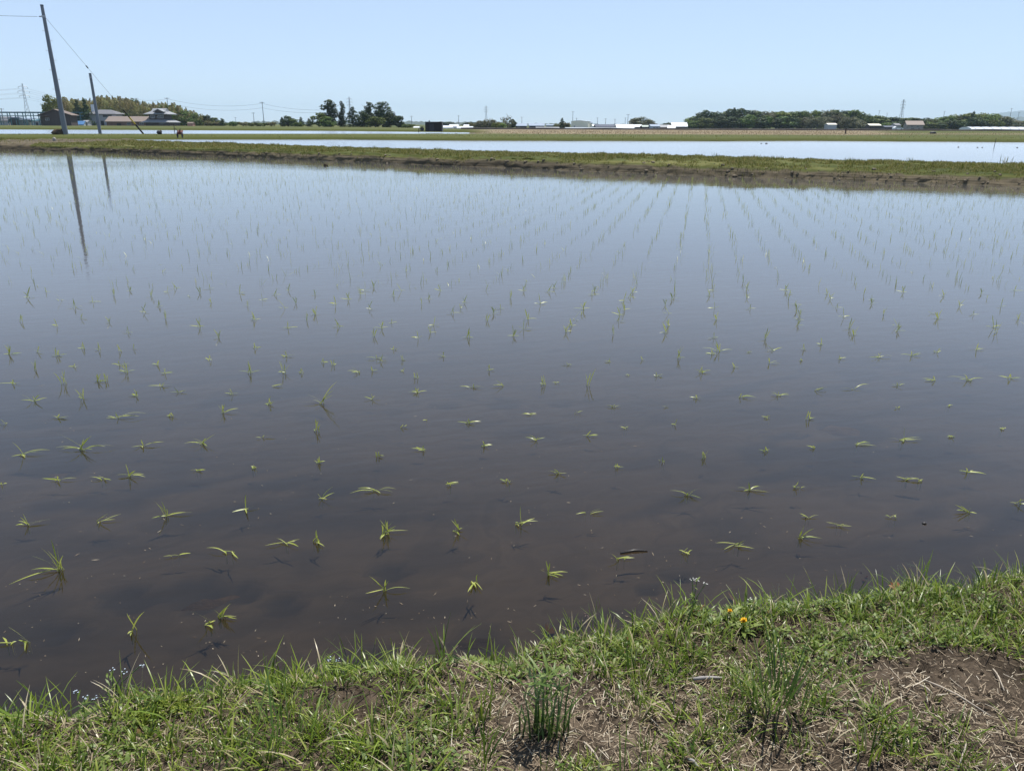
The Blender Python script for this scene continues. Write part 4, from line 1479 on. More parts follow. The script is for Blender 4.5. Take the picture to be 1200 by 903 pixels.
# ------------------------------------------------------------------ the long wood at the right
WOOD = [(803, 146), (808, 140), (814, 136), (824, 130), (836, 131), (848, 130.5), (858, 127.5), (868, 127.5), (880, 129.3), (895, 131), (912, 131), (930, 131.5), (945, 130.5), (968, 129.8), (985, 129.3), (1002, 129.8), (1015, 133.5), (1030, 137), (1050, 138), (1062, 137.5), (1076, 138.5), (1090, 139.5), (1104, 138.2), (1118, 135), (1130, 133.4), (1152, 132.6), (1166, 134.5), (1180, 137.2), (1190, 141), (1206, 143.5)]
WG = 'trees of the long wood at the right'
px = 806.0
i = 0
while px < 1205:
    kind = trng.choice(['round_dark', 'round_dark', 'round', 'round', 'bright', 'tall'] if px < 880 else ['round', 'round_dark', 'round', 'grey', 'bright'])
    if 1112 < px < 1175:
        kind = trng.choice(['scrub_t', 'bright', 'grey'])
    lab = {'round_dark': 'dark evergreen tree of the long wood at the right', 'tall': 'dark evergreen tree of the long wood at the right', 'round': 'middle green broadleaf tree of the long wood at the right',
           'bright': 'yellowish green tree of the long wood at the right', 'grey': 'grey green twiggy tree of the long wood at the right', 'scrub_t': 'grey green twiggy tree of the long wood at the right'}[kind]
    tree({'scrub_t': 'grey'}.get(kind, kind), px, ip(px, WOOD) + trng.uniform(-.6, 1.4), 455 + trng.uniform(-6, 6), trng.uniform(15, 21), lab, WG)
    px += trng.uniform(5.5, 8)
    i += 1
px = 805.0
while px < 1205:
    t = ip(px, WOOD)
    top = t + (152.0 - t) * trng.uniform(.25, .48)
    kind = trng.choice(['round_dark', 'round', 'round_dark']) if px < 930 else ('grey' if 935 < px < 1008 else trng.choice(['round_dark', 'round', 'round_dark', 'bush']))
    lab = {'round_dark': 'dark evergreen tree in the front row of the long wood', 'round': 'middle green tree in the front row of the long wood', 'grey': 'grey green feathery tree in the front row of the long wood', 'bush': 'low dense bush in the front row of the long wood'}[kind]
    if not (1012 < px < 1034 or 1052 < px < 1076):
        tree(kind, px, top, 418 + trng.uniform(-6, 6), trng.uniform(13, 18), lab, 'front row of the long wood')
    px += trng.uniform(6.5, 9.5)
tree('conifer', 1138, 131, 425, 9, 'lone dark conifer peak sticking out of the golden part of the wood')
tree('conifer', 859, 127, 432, 10, 'dark pointed tree at the highest point of the wood on the left part')
tree('round_dark', 1072, 138.5, 410, 16, 'dark tree crown right behind the grey brown farmhouse')

house('shed', 'dark open shed with a pale roof left of the grey farmhouse', 1019, 1033, 147.3, 145.6, 360, WALL_D, CREAM, 'gable_x', 5, 0, 'shed', .2)
house('shed', 'second dark low shed close left of the white parked car', 1037, 1049, 149.4, 147.8, 350, WALL_D, NAVY, 'gable_x', 5, 0, 'shed', .2)
house('house', 'tall grey brown farmhouse with a tiled roof in front of the wood', 1063, 1082.5, 146.4, 142, 350, mat('grey brown wall', (.33, .30, .28), (.27, .25, .23), .6, .8), TILE_B, 'gable_x', 8, R(-14), 'house', .4, [(.3, .72, .14, .16), (.65, .72, .14, .16), (.35, .28, .2, .2)], (.75, .12, .34))
house('house', 'small dark roofed outbuilding left of the grey brown farmhouse', 1049, 1056, 147, 145, 362, WALL_W, TILE_D, 'gable_x', 5, 0, 'house', .2)
house('shed', 'pale roof just showing among the grey feathery trees of the wood', 970, 981, 146.2, 144.8, 404, WALL_W, CREAM, 'gable_x', 5, 0, 'shed', .2)
# white car
cz = zland(1052, 335)
car = thing('parked_car', 'white car parked at the field edge left of the grey brown farmhouse', 'car', at(1052.5, 335, cz + .05), R(8))
WCAR = mat('white car paint', (.8, .8, .8), (.77, .77, .77), 1, .25)
MB().prism([(-2.0, .3), (2.0, .3), (2.05, .75), (1.3, .9), (.75, 1.42), (-1.2, 1.45), (-1.95, .95)], -.8, .8, 'y').build('body', WCAR, car)
MB().prism([(1.15, .93), (.7, 1.36), (-1.15, 1.38), (-1.6, .98)], -.81, .81, 'y').build('windows', GLASSM, car)
for sx in (-1.25, 1.25):
    for sy in (-.78, .78):
        MB().tube([(sx, sy - .08, .31), (sx, sy + .08, .31)], .31, 12).build('wheel', BLKM, car)
# long plastic tunnel
gt = house('greenhouse', 'long white plastic tunnel greenhouse at the right edge before the wood', 1139, 1262, 152.2, 149.0, 250, VINYL, VINYL, 'arch', 7, 0, 'greenhouse', .02)
for k in range(12):
    xx_ = -.5 + (k + .5) / 12
    L_ = 123 * pxm(250)
    n = 10
    hoop = MB()
    h_ = ztop(1200, 152.2, 250) - zland(1200, 250) + .05
    tt = ztop(1200, 149.0, 250) - zland(1200, 250) + .05
    tt = max(tt, h_ + .15)
    hoop.tube([(xx_ * L_, 3.5 - math.cos(PI * q / n) * 3.6, h_ + math.sin(PI * q / n) * (tt - h_ + .03)) for q in range(n + 1)], .05, 5)
    hoop.build('hoop', GREYM, gt)
# odds and ends in the right-hand field
o = MB().blob((0, 0, .12), (.42, .3, .2), 51, 12, .2).build('bundle', DARKM, None, True, gp(1093, 157.2, .3))
tag(o, 'dark covered heap lying in the green field at the right', 'heap')
st = MB().tube([(0, 0, -.2), (0, 0, .62)], [.1, .08], 8).build('field_post', BARK, None, False, at(992, 100, .32))
tag(st, 'thick dark post in the field at the foot of the grey feathery trees', 'post')
o = MB().tube([(0, 0, -.15), (.03, 0, .62)], [.02, .016], 6).build('field_stake', DARKM, None, False, gp(1164.5, 174, 0))
tag(o, 'thin dark stake standing in the water of the second paddy', 'stake')
for px, py, s, lab in [(1123, 173, .035, 'dark clod in the second paddy, leftmost of the row by the stake'), (1145.5, 173.3, .03, 'dark clod in the second paddy, second from left by the stake'), (1151, 173.3, .028, 'dark clod in the second paddy, closest left of the stake'), (1192, 173.5, .035, 'dark clod in the second paddy right of the stake'),
                       (892, 168.6, .035, 'small dark clod in the middle of the second paddy, left of a wider one'), (898, 168.8, .055, 'wider dark clod in the middle of the second paddy'), (381.5, 194.6, .05, 'lone dark clod in the near paddy close to the bank')]:
    o = MB().blob((0, 0, .02), (s * 1.5, s, s), int(px), 9, .25).build('mud_clod', SOIL, None, True, gp(px, py, 0))
    tag(o, lab, 'clod')
# low road edge that closes the dry field
rd = MB()
vs, fs = [], []
cs_ = list(range(540, 1300, 12))
for i, p in enumerate(cs_):
    hz_ = .62 + .05 * math.sin(i)
    for dy, z in ((0, .2), (.25, hz_), (4.2, hz_ + .02), (4.6, .1)):
        vs.append(at(p, 170 + dy, z + (0 if p < 1000 else -.0)))
for i in range(len(cs_) - 1):
    for k in range(3):
        fs.append((i * 4 + k, (i + 1) * 4 + k, (i + 1) * 4 + k + 1, i * 4 + k + 1))
tag(rd.add(vs, fs).build('road', mat('road earth', (.10, .085, .07), (.06, .05, .042), .7, .9)), kind='structure')

# ================================================================== RICE
# (px, py, w px, leaves, height px, explicit tips or None): read off the photo and set on the water at their real places
NEAR = [
    # big near tufts, tips in photo pixels (right, up) from the foot
    (70, 668, 'largest near rice tuft, tall at the left with leaves flopping toward the bank', [(-10, 26), (-5, 24), (-2, 20), (5, 15), (-14, 20), (-8, 30), (-34, -26), (-26, -14), (-28, -2)]),
    (197, 604, 'rice tuft with one tall spike and two leaves lying to the right', [(-9, 24), (-4, 16), (25, 5), (18, 3), (-13, -8)]),
    (97, 527, 'wide bristling double rice tuft at the left edge of the middle water', [(-30, 3), (-17, 18), (10, 17), (32, 7), (-20, -3), (12, -2), (2, 12)]),
    (258, 723, 'rice tuft close to the bank at the left with a dark submerged foot', [(12, 19), (8, 16), (20, -6), (18, -2), (-3, 10)]),
    (245, 731, 'thin bent pair of rice leaves just left of the nearest dark footed tuft', [(-8, 22), (8, -10), (-2, -4), (6, 3)]),
    (155, 740, 'slim upright rice seedling nearest to the bank at the left', [(3, 23), (17, 27), (4, -10), (-2, -5)]),
    (12, 754, 'rice seedling cut by the left edge of the picture near the bank', [(-12, 8), (-14, -2), (6, 2)]),
    (30, 754, 'rice seedling with one leaf bent down right, near the lower left corner', [(-9, 18), (8, -12), (-8, 2)]),
    (452, 625, 'bright fan shaped rice tuft near the middle with five spread leaves', [(-2, 17), (3, 18), (9, 8), (23, 4), (-4, -13), (7, 14)]),
    (535, 622, 'narrow upright rice tuft right of the bright fan shaped tuft', [(-2, 17), (10, 8), (4, -10), (8, 3), (1, 12)]),
    (608, 614, 'rice tuft right of the middle with one spike and two leaves to the right', [(3, 18), (17, 8), (20, 2), (0, -8), (-4, 1)]),
    (441, 575, 'flat rice tuft whose arched leaves spread wide to both sides', [(-26, -8), (21, 1), (-20, 2), (6, -8), (18, -5)]),
    (450, 693, 'rice tuft by the round dark hole in the mud, one leaf long and flat', [(-9, 20), (2, 16), (27, 4), (-18, -7)]),
    (555, 683, 'drooping rice tuft close to the bank in the middle, leaves bent down', [(-5, -18), (10, -14), (2, 9), (3, -10)]),
    (643, 673, 'rice tuft near the bank with flat pale leaves to the right', [(-2, 14), (20, 1), (15, -4), (-6, 6), (10, -8)]),
    (727, 656, 'rice seedling beside the dark floating stick', [(-10, 8), (15, 2), (10, 4), (-2, 3)]),
    (377, 473, 'tallest curved rice tuft in the left middle water', [(16, 26), (-20, -1), (-12, 10), (5, 6), (11, 14)]),
    (1135, 446, 'bushy double rice tuft toward the right edge', [(-20, 6), (-6, 8), (18, 4), (10, 6), (0, -6), (-10, 2), (3, 9)]),
    (938, 630, 'rice tuft nearest the bank at the right, with a slanting spike', [(2, 13), (10, 10), (20, -5), (0, -6), (14, -2)]),
    (861, 640, 'wide low rice tuft left of the right hand nearest tuft', [(-14, -8), (18, -6), (12, 3), (-20, 2), (8, 6)]),
    (803, 648, 'small rice tuft left of the wide low one at the right', [(1, 9), (-6, 4), (8, 3), (3, -6)]),
    (878, 574, 'star shaped rice tuft lying flat right of the middle', [(-18, 4), (22, 3), (12, 6), (18, -8), (-8, -6), (0, 9)]),
    (806, 581, 'rice seedling with crossed bent leaves left of the flat star tuft', [(-18, 9), (-8, 8), (8, 0), (10, 8), (12, -8)]),
    (1057, 516, 'rice tuft with a green spike and leaves to the right, right of centre', [(2, 12), (-12, 2), (22, 4), (20, -2), (-2, -6), (8, 3)]),
    (152, 558, 'rice tuft with an upright leaf beside a long lying leaf at the left', [(0, 16), (15, 2), (-14, 0), (18, -3), (6, 8)]),
    (122, 562, 'long rice leaf lying on the water left of an upright tuft', [(-16, 2), (-8, 5), (10, -4), (4, -3)]),
    (27, 533, 'rice tuft at the left edge with a leaf reaching far right', [(-3, 16), (25, 8), (-8, -6), (8, -8), (20, 5)]),
    (337, 637, 'rice seedling of four bent leaves left of a forked one', [(-14, 9), (-22, -6), (14, -8), (12, 5)]),
    (370, 635, 'forked upright rice seedling right of the four leaved one', [(0, 14), (12, -10), (3, 8)]),
    (270, 648, 'long rice leaf folded like a roof on the water', [(-27, 6), (13, -12), (-10, 3)]),
    (207, 651, 'single thin rice leaf floating left of the folded leaf', [(14, 3), (-12, -4)]),
    (32, 615, 'small rice tuft at the left edge above the largest tuft', [(-12, 5), (20, 9), (-10, -3), (-2, 12)]),
    (115, 612, 'small bright rice tuft between the left edge and the tall spiked tuft', [(20, 12), (16, 5), (-4, 5), (4, -6)]),
    (287, 597, 'small rice tuft right of the tall spiked tuft', [(0, 14), (14, 7), (-10, -8), (6, -10)]),
    (375, 584, 'small rice tuft of slanted leaves above the forked seedling', [(-2, 8), (12, 12), (14, 8), (9, -5)]),
    (690, 602, 'rice seedling with two pale leaves to the right, right of the middle', [(14, 8), (16, 1), (-14, -3)]),
    (237, 520, 'flat forked rice tuft in the left middle water', [(-18, -2), (12, 10), (6, 8), (-8, 8), (10, -10)]),
    (167, 523, 'thin rice tuft with one long leaf to the right at the left', [(0, 8), (20, 8), (-8, -6), (3, -5)]),
    (137, 490, 'wide flat rice tuft with long leaves lying right at the left', [(-12, 4), (28, 8), (-10, -2), (22, 4), (0, 8)]),
    (655, 555, 'faint half sunken rice tuft in the very middle', [(-12, 3), (7, 6), (-4, 6), (8, -3)]),
    (985, 617, 'rice seedling with a leaf lying to the left above the right hand tuft', [(-14, 6), (10, -3), (4, 4)]),
    (1132, 600, 'rice seedling with three slanted leaves at the right', [(-10, 8), (8, -5), (4, 6), (-14, 0)]),
    (1193, 591, 'rice seedling cut by the right edge of the picture', [(-8, 2), (6, 8), (8, -3)]),
    (1136, 554, 'spotted looking rice tuft of short leaves at the right', [(-10, 3), (-4, 6), (14, -5), (6, 4), (9, 0)]),
    (1008, 560, 'rice seedling with one bright roof folded leaf right of the middle', [(2, 6), (14, -5), (-10, 1)]),
    (1060, 562, 'pair of small bent rice seedlings under the green spiked tuft', [(-8, 4), (0, 2), (15, 0), (17, -4), (6, 3)]),
]
MORE = """13 415 18 6 12|67 417 16 5 10|45 413 12 3 8|97 409 8 3 8|117 410 10 3 8|140 412 8 3 8|158 409 6 2 8|42 433 10 3 12|88 430 10 3 4|75 450 10 2 16|115 447 18 5 10|125 446 12 3 10|148 436 24 6 14|140 428 16 3 6|185 428 14 3 8|193 438 15 3 8|247 422 14 3 8|293 437 20 5 14|333 437 12 4 14|335 418 16 4 8|353 437 6 2 6|378 425 14 3 6|390 428 8 2 7|300 408 10 3 7|17 450 24 4 6|188 453 18 4 5|160 464 16 3 8|209 460 16 4 5|271 462 12 3 9|320 453 22 3 3|98 467 12 3 12|40 470 26 5 7|200 488 16 2 6|262 484 24 4 11|316 474 12 3 9|69 490 18 5 6|372 505 14 4 14|4 497 8 2 6|308 513 22 3 5|373 543 14 4 8|68 563 28 4 8|232 552 14 3 3|298 549 10 3 4|3 568 12 2 4|420 437 20 4 4|435 435 12 3 6|442 420 20 3 5|462 410 10 3 5|447 424 10 3 8|471 422 8 2 7|437 468 20 5 7|489 460 16 5 8|488 443 6 3 8|473 435 8 2 5|520 418 12 3 6|553 454 24 6 6|588 452 22 4 5|573 434 10 4 8|637 451 8 4 11|652 449 8 1 2|690 452 10 2 20|664 428 10 3 4|715 424 10 3 5|770 441 14 4 5|795 420 12 4 14|752 422 6 2 5|737 440 6 1 3|472 501 14 2 5|499 493 8 1 2|548 496 24 4 6|621 486 14 2 3|676 484 14 2 4|720 477 16 3 4|781 477 12 1 1|791 498 8 2 8|442 535 12 4 7|496 528 20 4 6|567 523 18 5 7|630 516 20 3 4|690 511 16 3 7|732 502 8 2 4|525 569 18 2 6|594 565 14 3 6|722 548 14 3 7|775 541 6 2 7|842 412 26 6 14|834 415 14 3 6|877 413 8 2 3|905 411 22 3 4|942 410 8 2 8|963 404 10 3 8|821 437 22 5 8|859 431 12 3 7|902 426 18 3 8|939 423 4 2 4|983 421 14 4 5|1030 419 24 4 7|1069 417 26 4 8|1098 413 8 3 8|1144 410 18 4 9|815 467 12 3 6|868 466 26 5 6|913 464 18 6 5|957 458 24 4 5|1000 456 30 3 3|1052 452 18 4 5|1094 446 18 4 7|1184 444 20 5 7|899 490 10 2 4|947 491 14 3 9|1052 478 8 1 2|1110 476 12 3 3|1117 512 14 4 7|1175 503 6 2 4|826 537 22 4 10|897 529 12 3 6|954 525 14 3 5|1005 521 28 3 4|935 572 14 3 9|1076 564 10 2 4|947 606 18 2 3|1045 606 14 2 2"""

rr_ = np.random.default_rng(77)


def tuft_mesh(name, tips, scale, seed, depth=.035):
    """leaves from one foot under the water; tips = (right, up) in photo pixels, scale = metres per pixel"""
    r = np.random.default_rng(seed)
    V, Q, n = [], [], 0
    for dx, dy in tips:
        a = abs(dx)
        if dy > .7 * a:                                   # upright leaf
            h = dy * scale * 1.12
            ex = dx * scale * 1.35 + r.uniform(-.14, .14) * h
            h *= r.uniform(.8, 1.05)
            end = np.array([ex, r.uniform(-.4, .3) * h, h])
            midp = np.array([ex * r.uniform(.25, .5), end[1] * .4, h * .66])
        else:                                             # arched over, its tip on or near the water
            fwd = dy * scale * (1.15 if dy < 0 else .9)
            L = math.hypot(dx * scale, fwd)
            end = np.array([dx * scale, fwd, max(.004, dy * scale * .25) + r.uniform(0, .006)])
            midp = np.array([dx * scale * .45, fwd * .45, max(.008, L * r.uniform(.12, .30))])
        b0 = np.array([r.uniform(-.012, .012), r.uniform(-.009, .009), -depth])
        w0 = r.uniform(.0027, .0044)
        segs = 7
        ts = np.linspace(0, 1, segs + 1)
        pts = []
        start = np.array([b0[0], b0[1], .003])
        for t in ts:
            p = (1 - t) ** 2 * start + 2 * t * (1 - t) * midp + t * t * end
            pts.append(p)
        pts = [b0] + pts
        wd = [w0 * .5] + [w0 * (.6 + .5 * min(1, t * 3)) * (1 if t < .55 else max(.08, 1 - ((t - .55) / .45) ** 1.8)) for t in ts]
        d = np.array(pts[-1]) - np.array(pts[0])
        side = np.array([-d[1], d[0], 0.0])
        if np.linalg.norm(side) < .006:
            side = np.array([1.0, .3, 0])
        side /= np.linalg.norm(side)
        tw = r.uniform(-.5, .5)
        side = side * math.cos(tw) + np.array([0, 0, 1]) * math.sin(tw)
        # keep a face towards the view: mix in the sideways axis for upright leaves
        if dy > .7 * a:
            side = side * .4 + np.array([1.0, r.uniform(-.5, .5), 0]) * .6
            side /= np.linalg.norm(side)
        for p, w_ in zip(pts, wd):
            V += [p - side * w_ / 2, p + side * w_ / 2]
        for i in range(len(pts) - 1):
            o_ = n + 2 * i
            Q.append((o_, o_ + 1, o_ + 3, o_ + 2))
        n += 2 * len(pts)
    return mesh_np(name, np.array(V), np.array(Q), RICE, True)


def mpp(px, py):
    p = gp(px, py, 0)
    c = M3.transposed() @ (p - Vector((0, 0, HCAM)))
    return -c.z / F


for i, (px, py, lab, tips) in enumerate(NEAR):
    rq = random.Random(i)
    tips = [(a * 1.12, b * 1.12) for a, b in tips]
    tips = tips + [(a * rq.uniform(.45, .8) + rq.uniform(-3, 3), b * rq.uniform(.5, .9) + rq.uniform(-1, 3)) for a, b in tips if rq.random() < .5]
    o = link('rice_seedling', tuft_mesh('rice_seedling', tips, mpp(px, py), 1000 + i))
    o.location = gp(px, py, 0)
    tag(o, lab, 'rice seedling', 'rice seedlings in the near paddy')

GRP = 'rice seedlings in the near paddy'
LAB_LOW = 'small rice seedling with its leaves sprawling flat on the open water'
LAB_UP = 'small rice seedling standing upright out of the open water'
count_rice = len(NEAR)
for i, row in enumerate(MORE.split('|')):
    px, py, w_, nl, h = [float(q) for q in row.split()]
    r = np.random.default_rng(2000 + i)
    tips = []
    h *= 1.05
    for k in range(int(nl) + (3 if r.random() < .6 else 1)):
        if (k == 0 and h > 4) or (k == 3 and h > 6):
            tips.append((r.uniform(-.3, .3) * h, h * r.uniform(.75, 1.05)))
        elif h > 10 and k < 3:
            tips.append((r.uniform(-.35, .35) * h, h * r.uniform(.6, .95)))
        else:
            s = 1 if r.random() < (.7 if i % 2 else .3) else -1
            tips.append((s * w_ / 2 * r.uniform(.45, 1.5), r.uniform(-.5, 1.0) * w_ * .35))
    o = link('rice_seedling', tuft_mesh('rice_seedling', tips, mpp(px, py), 3000 + i))
    o.location = gp(px, py, 0)
    tag(o, LAB_UP if h >= 8 else LAB_LOW, 'rice seedling', GRP)
    count_rice += 1

# planted rows farther out, converging on the photo's vanishing point
VX = (822 - 600) / FX
rowdir = np.array([VX, 1.0]) / math.hypot(VX, 1)
rowside = np.array([rowdir[1], -rowdir[0]])
rg = np.random.default_rng(99)
r0 = gp(832.5, 347, 0)
off0 = r0.x * rowside[0] + r0.y * rowside[1]
SP = .308
pts = []
A_D = [gp(p, ip(p, A_BASE), 0) for p in range(-300, 1500, 20)]
ax_ = np.array([p.x for p in A_D])
ay_ = np.array([p.y for p in A_D])
for k in range(-150, 60):
    off = off0 + k * SP
    s = 4.0
    wob = rg.uniform(-.02, .02)
    while s < 52:
        s += rg.uniform(.13, .22) * (1.25 if k < -14 else 1)
        dens = float(pnoise(off * .8, s * .35, 61))
        if rg.random() < .22 + .5 * max(0, dens - .45):
            continue
        x = off * rowside[0] + s * rowdir[0] + rowside[0] * (wob + rg.normal() * .015)
        y = off * rowside[1] + s * rowdir[1] + rowside[1] * (wob + rg.normal() * .015)
        if y < 3 or abs(x) > .85 * y + 2.5:
            continue
        if y > np.interp(x, ax_, ay_) - .9:
            continue
        # photo row of this spot
        c = M3.transposed() @ Vector((x, y, -HCAM))
        py = PH / 2 - F * c.y / -c.z
        px = PW / 2 + F * c.x / -c.z
        if py > 401:
            continue
        if py > 352 and rg.random() < .30:
            continue
        pts.append((x, y, px, py))
pts.sort(key=lambda q: q[1])
n_ind = 300 - count_rice
VAR = []
for v_ in range(14):
    r = np.random.default_rng(4000 + v_)
    up_ = v_ % 3 != 2
    tips = []
    for k in range(int(r.integers(3, 6))):
        if up_ and k < 3 or k == 0:
            h = r.uniform(34, 68)
            tips.append((r.uniform(-.35, .35) * h, h))
        else:
            s = 1 if k % 2 else -1
            tips.append((s * r.uniform(25, 60), r.uniform(-10, 25)))
    VAR.append((tuft_mesh('rice_seedling', tips, .001, 4100 + v_), up_))
inview = [q for q in pts if -5 < q[2] < 1205]
chosen = set()
for q in inview:
    if len(chosen) >= n_ind:
        break
    chosen.add(q)
for i, q in enumerate(sorted(chosen)):
    me, up_ = VAR[i % len(VAR)]
    o = link('rice_seedling', me)
    o.location = (q[0], q[1], 0)
    o.rotation_euler = (0, 0, rg.uniform(-.6, .6) + (PI if rg.random() < .5 else 0))
    s = rg.uniform(.8, 1.25)
    o.scale = (s, s, s)
    tag(o, 'small rice seedling near the foot of the planted rows in the middle water', 'rice seedling', GRP)
rest = np.array([q[:2] for q in pts if q not in chosen])
n = len(rest)
rb = RB()
for k in range(4):
    b = np.concatenate([rest + rg.normal(size=(n, 2)) * .012, np.full((n, 1), -.03)], 1)
    sel = rg.random(n) < (1, .75, .4, .2)[k]
    b = b[sel]
    m = len(b)
    flop = rg.random(m) < (.12 if k < 2 else .4)
    rb.add(b, rg.uniform(0, 2 * PI, m), rg.uniform(.06, .125, m), rg.uniform(.0026, .0046, m), np.where(flop, rg.uniform(.3, .7, m), rg.uniform(0, .22, m)), np.where(flop, rg.uniform(.7, 1.5, m), rg.uniform(0, .5, m)), segs=3)
tag(link('far_rice_seedlings', rb.mesh('far_rice_seedlings', RICE)), 'far rows of rice seedlings standing in the reflecting water', 'rice', kind='stuff')

# ================================================================== NEAR BANK
EDGE_PX = [(-500, 860), (-200, 846), (0, 836), (90, 828), (150, 812), (230, 802), (300, 792), (380, 782), (480, 770), (560, 762), (640, 742), (700, 731), (760, 720), (800, 712), (860, 706), (920, 700), (1000, 690), (1080, 680), (1200, 671), (1500, 646)]
E = np.array([gp(a, b, .045)[:2] for a, b in EDGE_PX])


def sdist(x, y):
    """signed distance to the bank's edge; positive on the land side (towards the camera)"""
    x = np.asarray(x, float)
    y = np.asarray(y, float)
    best = np.full(x.shape, 1e9)
    sign = np.ones(x.shape)
    for (x0, y0), (x1, y1) in zip(E[:-1], E[1:]):
        if (x0, y0) == tuple(E[0]):
            lo = -9
        else:
            lo = 0
        hi = 9 if (x1, y1) == tuple(E[-1]) else 1
        dx, dy = x1 - x0, y1 - y0
        t = np.clip(((x - x0) * dx + (y - y0) * dy) / (dx * dx + dy * dy), lo, hi)
        d = np.hypot(x - x0 - t * dx, y - y0 - t * dy)
        sd_ = (x - x0) * dy - (y - y0) * dx
        m = d < best
        best = np.where(m, d, best)
        sign = np.where(m, np.where(sd_ > 0, 1.0, -1.0), sign)
    return best * sign


def bank_z(x, y):
    s = sdist(x, y) + (pnoise(x * 7, y * 7, 71) - .5) * .07 + (pnoise(x * 19, y * 19, 72) - .5) * .03
    z = -.085 + .16 * sstep(-.07, .11, s) + .045 * sstep(.05, .5, s)
    land = sstep(0, .15, s)
    z = z + land * (.028 * (pnoise(x * 4, y * 4, 73) - .5) + .018 * (pnoise(x * 13, y * 13, 74) - .5) + .008 * (pnoise(x * 40, y * 40, 75) - .5))
    return z


gx = np.concatenate([np.arange(-5, -2, .05), np.arange(-2, 3.2, .0125), np.arange(3.2, 6, .05)])
gy = np.concatenate([np.arange(-2.5, .6, .06), np.arange(.6, 3.0, .0125), np.arange(3.0, 4.2, .05)])
X, Y = np.meshgrid(gx, gy, indexing='ij')
Z = bank_z(X, Y)
idx = np.arange(X.size).reshape(X.shape)
Q = np.stack([idx[:-1, :-1], idx[1:, :-1], idx[1:, 1:], idx[:-1, 1:]], -1).reshape(-1, 4)
tag(link('near_bank', mesh_np('near_bank', np.stack([X, Y, Z], -1), Q, SOIL, True)), kind='structure')

g = np.random.default_rng(31)


def sample(n, x0=-1.9, x1=2.9, y0=.72, y1=2.9, smin=0.0, smax=9):
    out = []
    tot = 0
    while tot < n:
        x = g.uniform(x0, x1, n * 3)
        y = g.uniform(y0, y1, n * 3)
        s = sdist(x, y)
        k = (s > smin) & (s < smax)
        out.append(np.stack([x[k], y[k], s[k]], -1))
        tot += k.sum()
    return np.concatenate(out)[:n]


BAREP = [gp(1110, 800, .1), gp(420, 815, .1), gp(950, 730, .1), gp(690, 880, .1)]
BARER = [(.22, .09), (.08, .04), (.08, .03), (.13, .05)]


def lush(x, y, s):
    """how thickly grass grows: patchy, thinner toward the trodden right"""
    v = .55 * pnoise(x * 3.1, y * 3.1, 81) + .45 * pnoise(x * 8, y * 8, 82)
    v = v + .16 * sstep(.25, .0, s) - .06 * sstep(.3, 1.2, x) * sstep(.35, .8, s) + .05 * sstep(0, -.8, x)
    for p, (a, b) in zip(BAREP, BARER):
        v = v - .42 * np.exp(-(((x - p.x) / a) ** 2 + ((y - p.y) / b) ** 2))
    return v


# turf: small clumps of blades
rb = RB()


def turf(n, thr, nb, spread, L, W, lean, curve, seed):
    pts = sample(n)
    v = lush(pts[:, 0], pts[:, 1], pts[:, 2]) + (pnoise(pts[:, 0] * 23, pts[:, 1] * 23, seed) - .5) * .30
    pts = pts[v + g.normal(size=len(v)) * .08 > thr]
    c = np.repeat(pts, nb, 0)
    m = len(c)
    sp_ = np.repeat(g.uniform(.5, 1.3, len(pts)) * spread, nb)
    bx = c[:, 0] + g.normal(size=m) * sp_
    by = c[:, 1] + g.normal(size=m) * sp_
    az = np.arctan2(by - c[:, 1], bx - c[:, 0]) + g.normal(size=m) * .8
    size = np.repeat(np.clip(g.gamma(6, 1 / 6, len(pts)), .4, 2.2), nb)
    rb.add(np.stack([bx, by, bank_z(bx, by) - .006], -1), az, g.uniform(*L, m) * size, g.uniform(*W, m), g.uniform(*lean, m), g.uniform(*curve, m), segs=4, twist=g.uniform(-.6, .6, m))


turf(6800, .435, 11, .010, (.018, .050), (.0016, .0032), (.05, .75), (.1, 1.3), 83)      # short fine grass
turf(1500, .52, 9, .008, (.03, .075), (.0026, .0050), (.05, .70), (.2, 1.3), 84)       # coarser, broader blades
turf(1300, .40, 6, .010, (.020, .060), (.0020, .0040), (.05, .9), (.2, 1.4), 85)         # stragglers in the bare parts
# long thin blades leaning out along the water's edge
e = sample(330, smin=-.02, smax=.07)
c = np.repeat(e, 3, 0)
n = len(c)
bx = c[:, 0] + g.normal(size=n) * .012
by = c[:, 1] + g.normal(size=n) * .012
rb.add(np.stack([bx, by, np.maximum(bank_z(bx, by), -.03) - .006], -1), g.uniform(0, 2 * PI, n), g.uniform(.05, .13, n), g.uniform(.0018, .0036, n), g.uniform(.0, .6, n), g.uniform(.2, 1.5, n), segs=5, twist=g.uniform(-.6, .6, n))
tag(link('bank_turf', rb.mesh('bank_turf', GRASS)), 'patchy short grass of the near bank in the foreground', 'grass', kind='stuff')

# broad little weed leaves
pts = sample(8000)
L_ = lush(pts[:, 0], pts[:, 1], pts[:, 2]) + .10 * sstep(.2, 0, pts[:, 2])
pts = pts[(L_ > .43) & (pnoise(pts[:, 0] * 5, pts[:, 1] * 5, 86) + g.normal(size=len(pts)) * .08 > .44)]
c = np.repeat(pts, 5, 0)
n = len(c)
bx = c[:, 0] + g.normal(size=n) * .012
by = c[:, 1] + g.normal(size=n) * .012
rb = RB().add(np.stack([bx, by, bank_z(bx, by) + g.uniform(0, .02, n)], -1), g.uniform(0, 2 * PI, n), g.uniform(.006, .021, n), g.uniform(.0035, .009, n), g.uniform(.4, 1.35, n), g.uniform(.1, .9, n), segs=3, prof='leaf')
tag(link('small_weeds', rb.mesh('small_weeds', WEED)), 'small broad leaved weeds mixed into the near bank', 'weeds', kind='stuff')

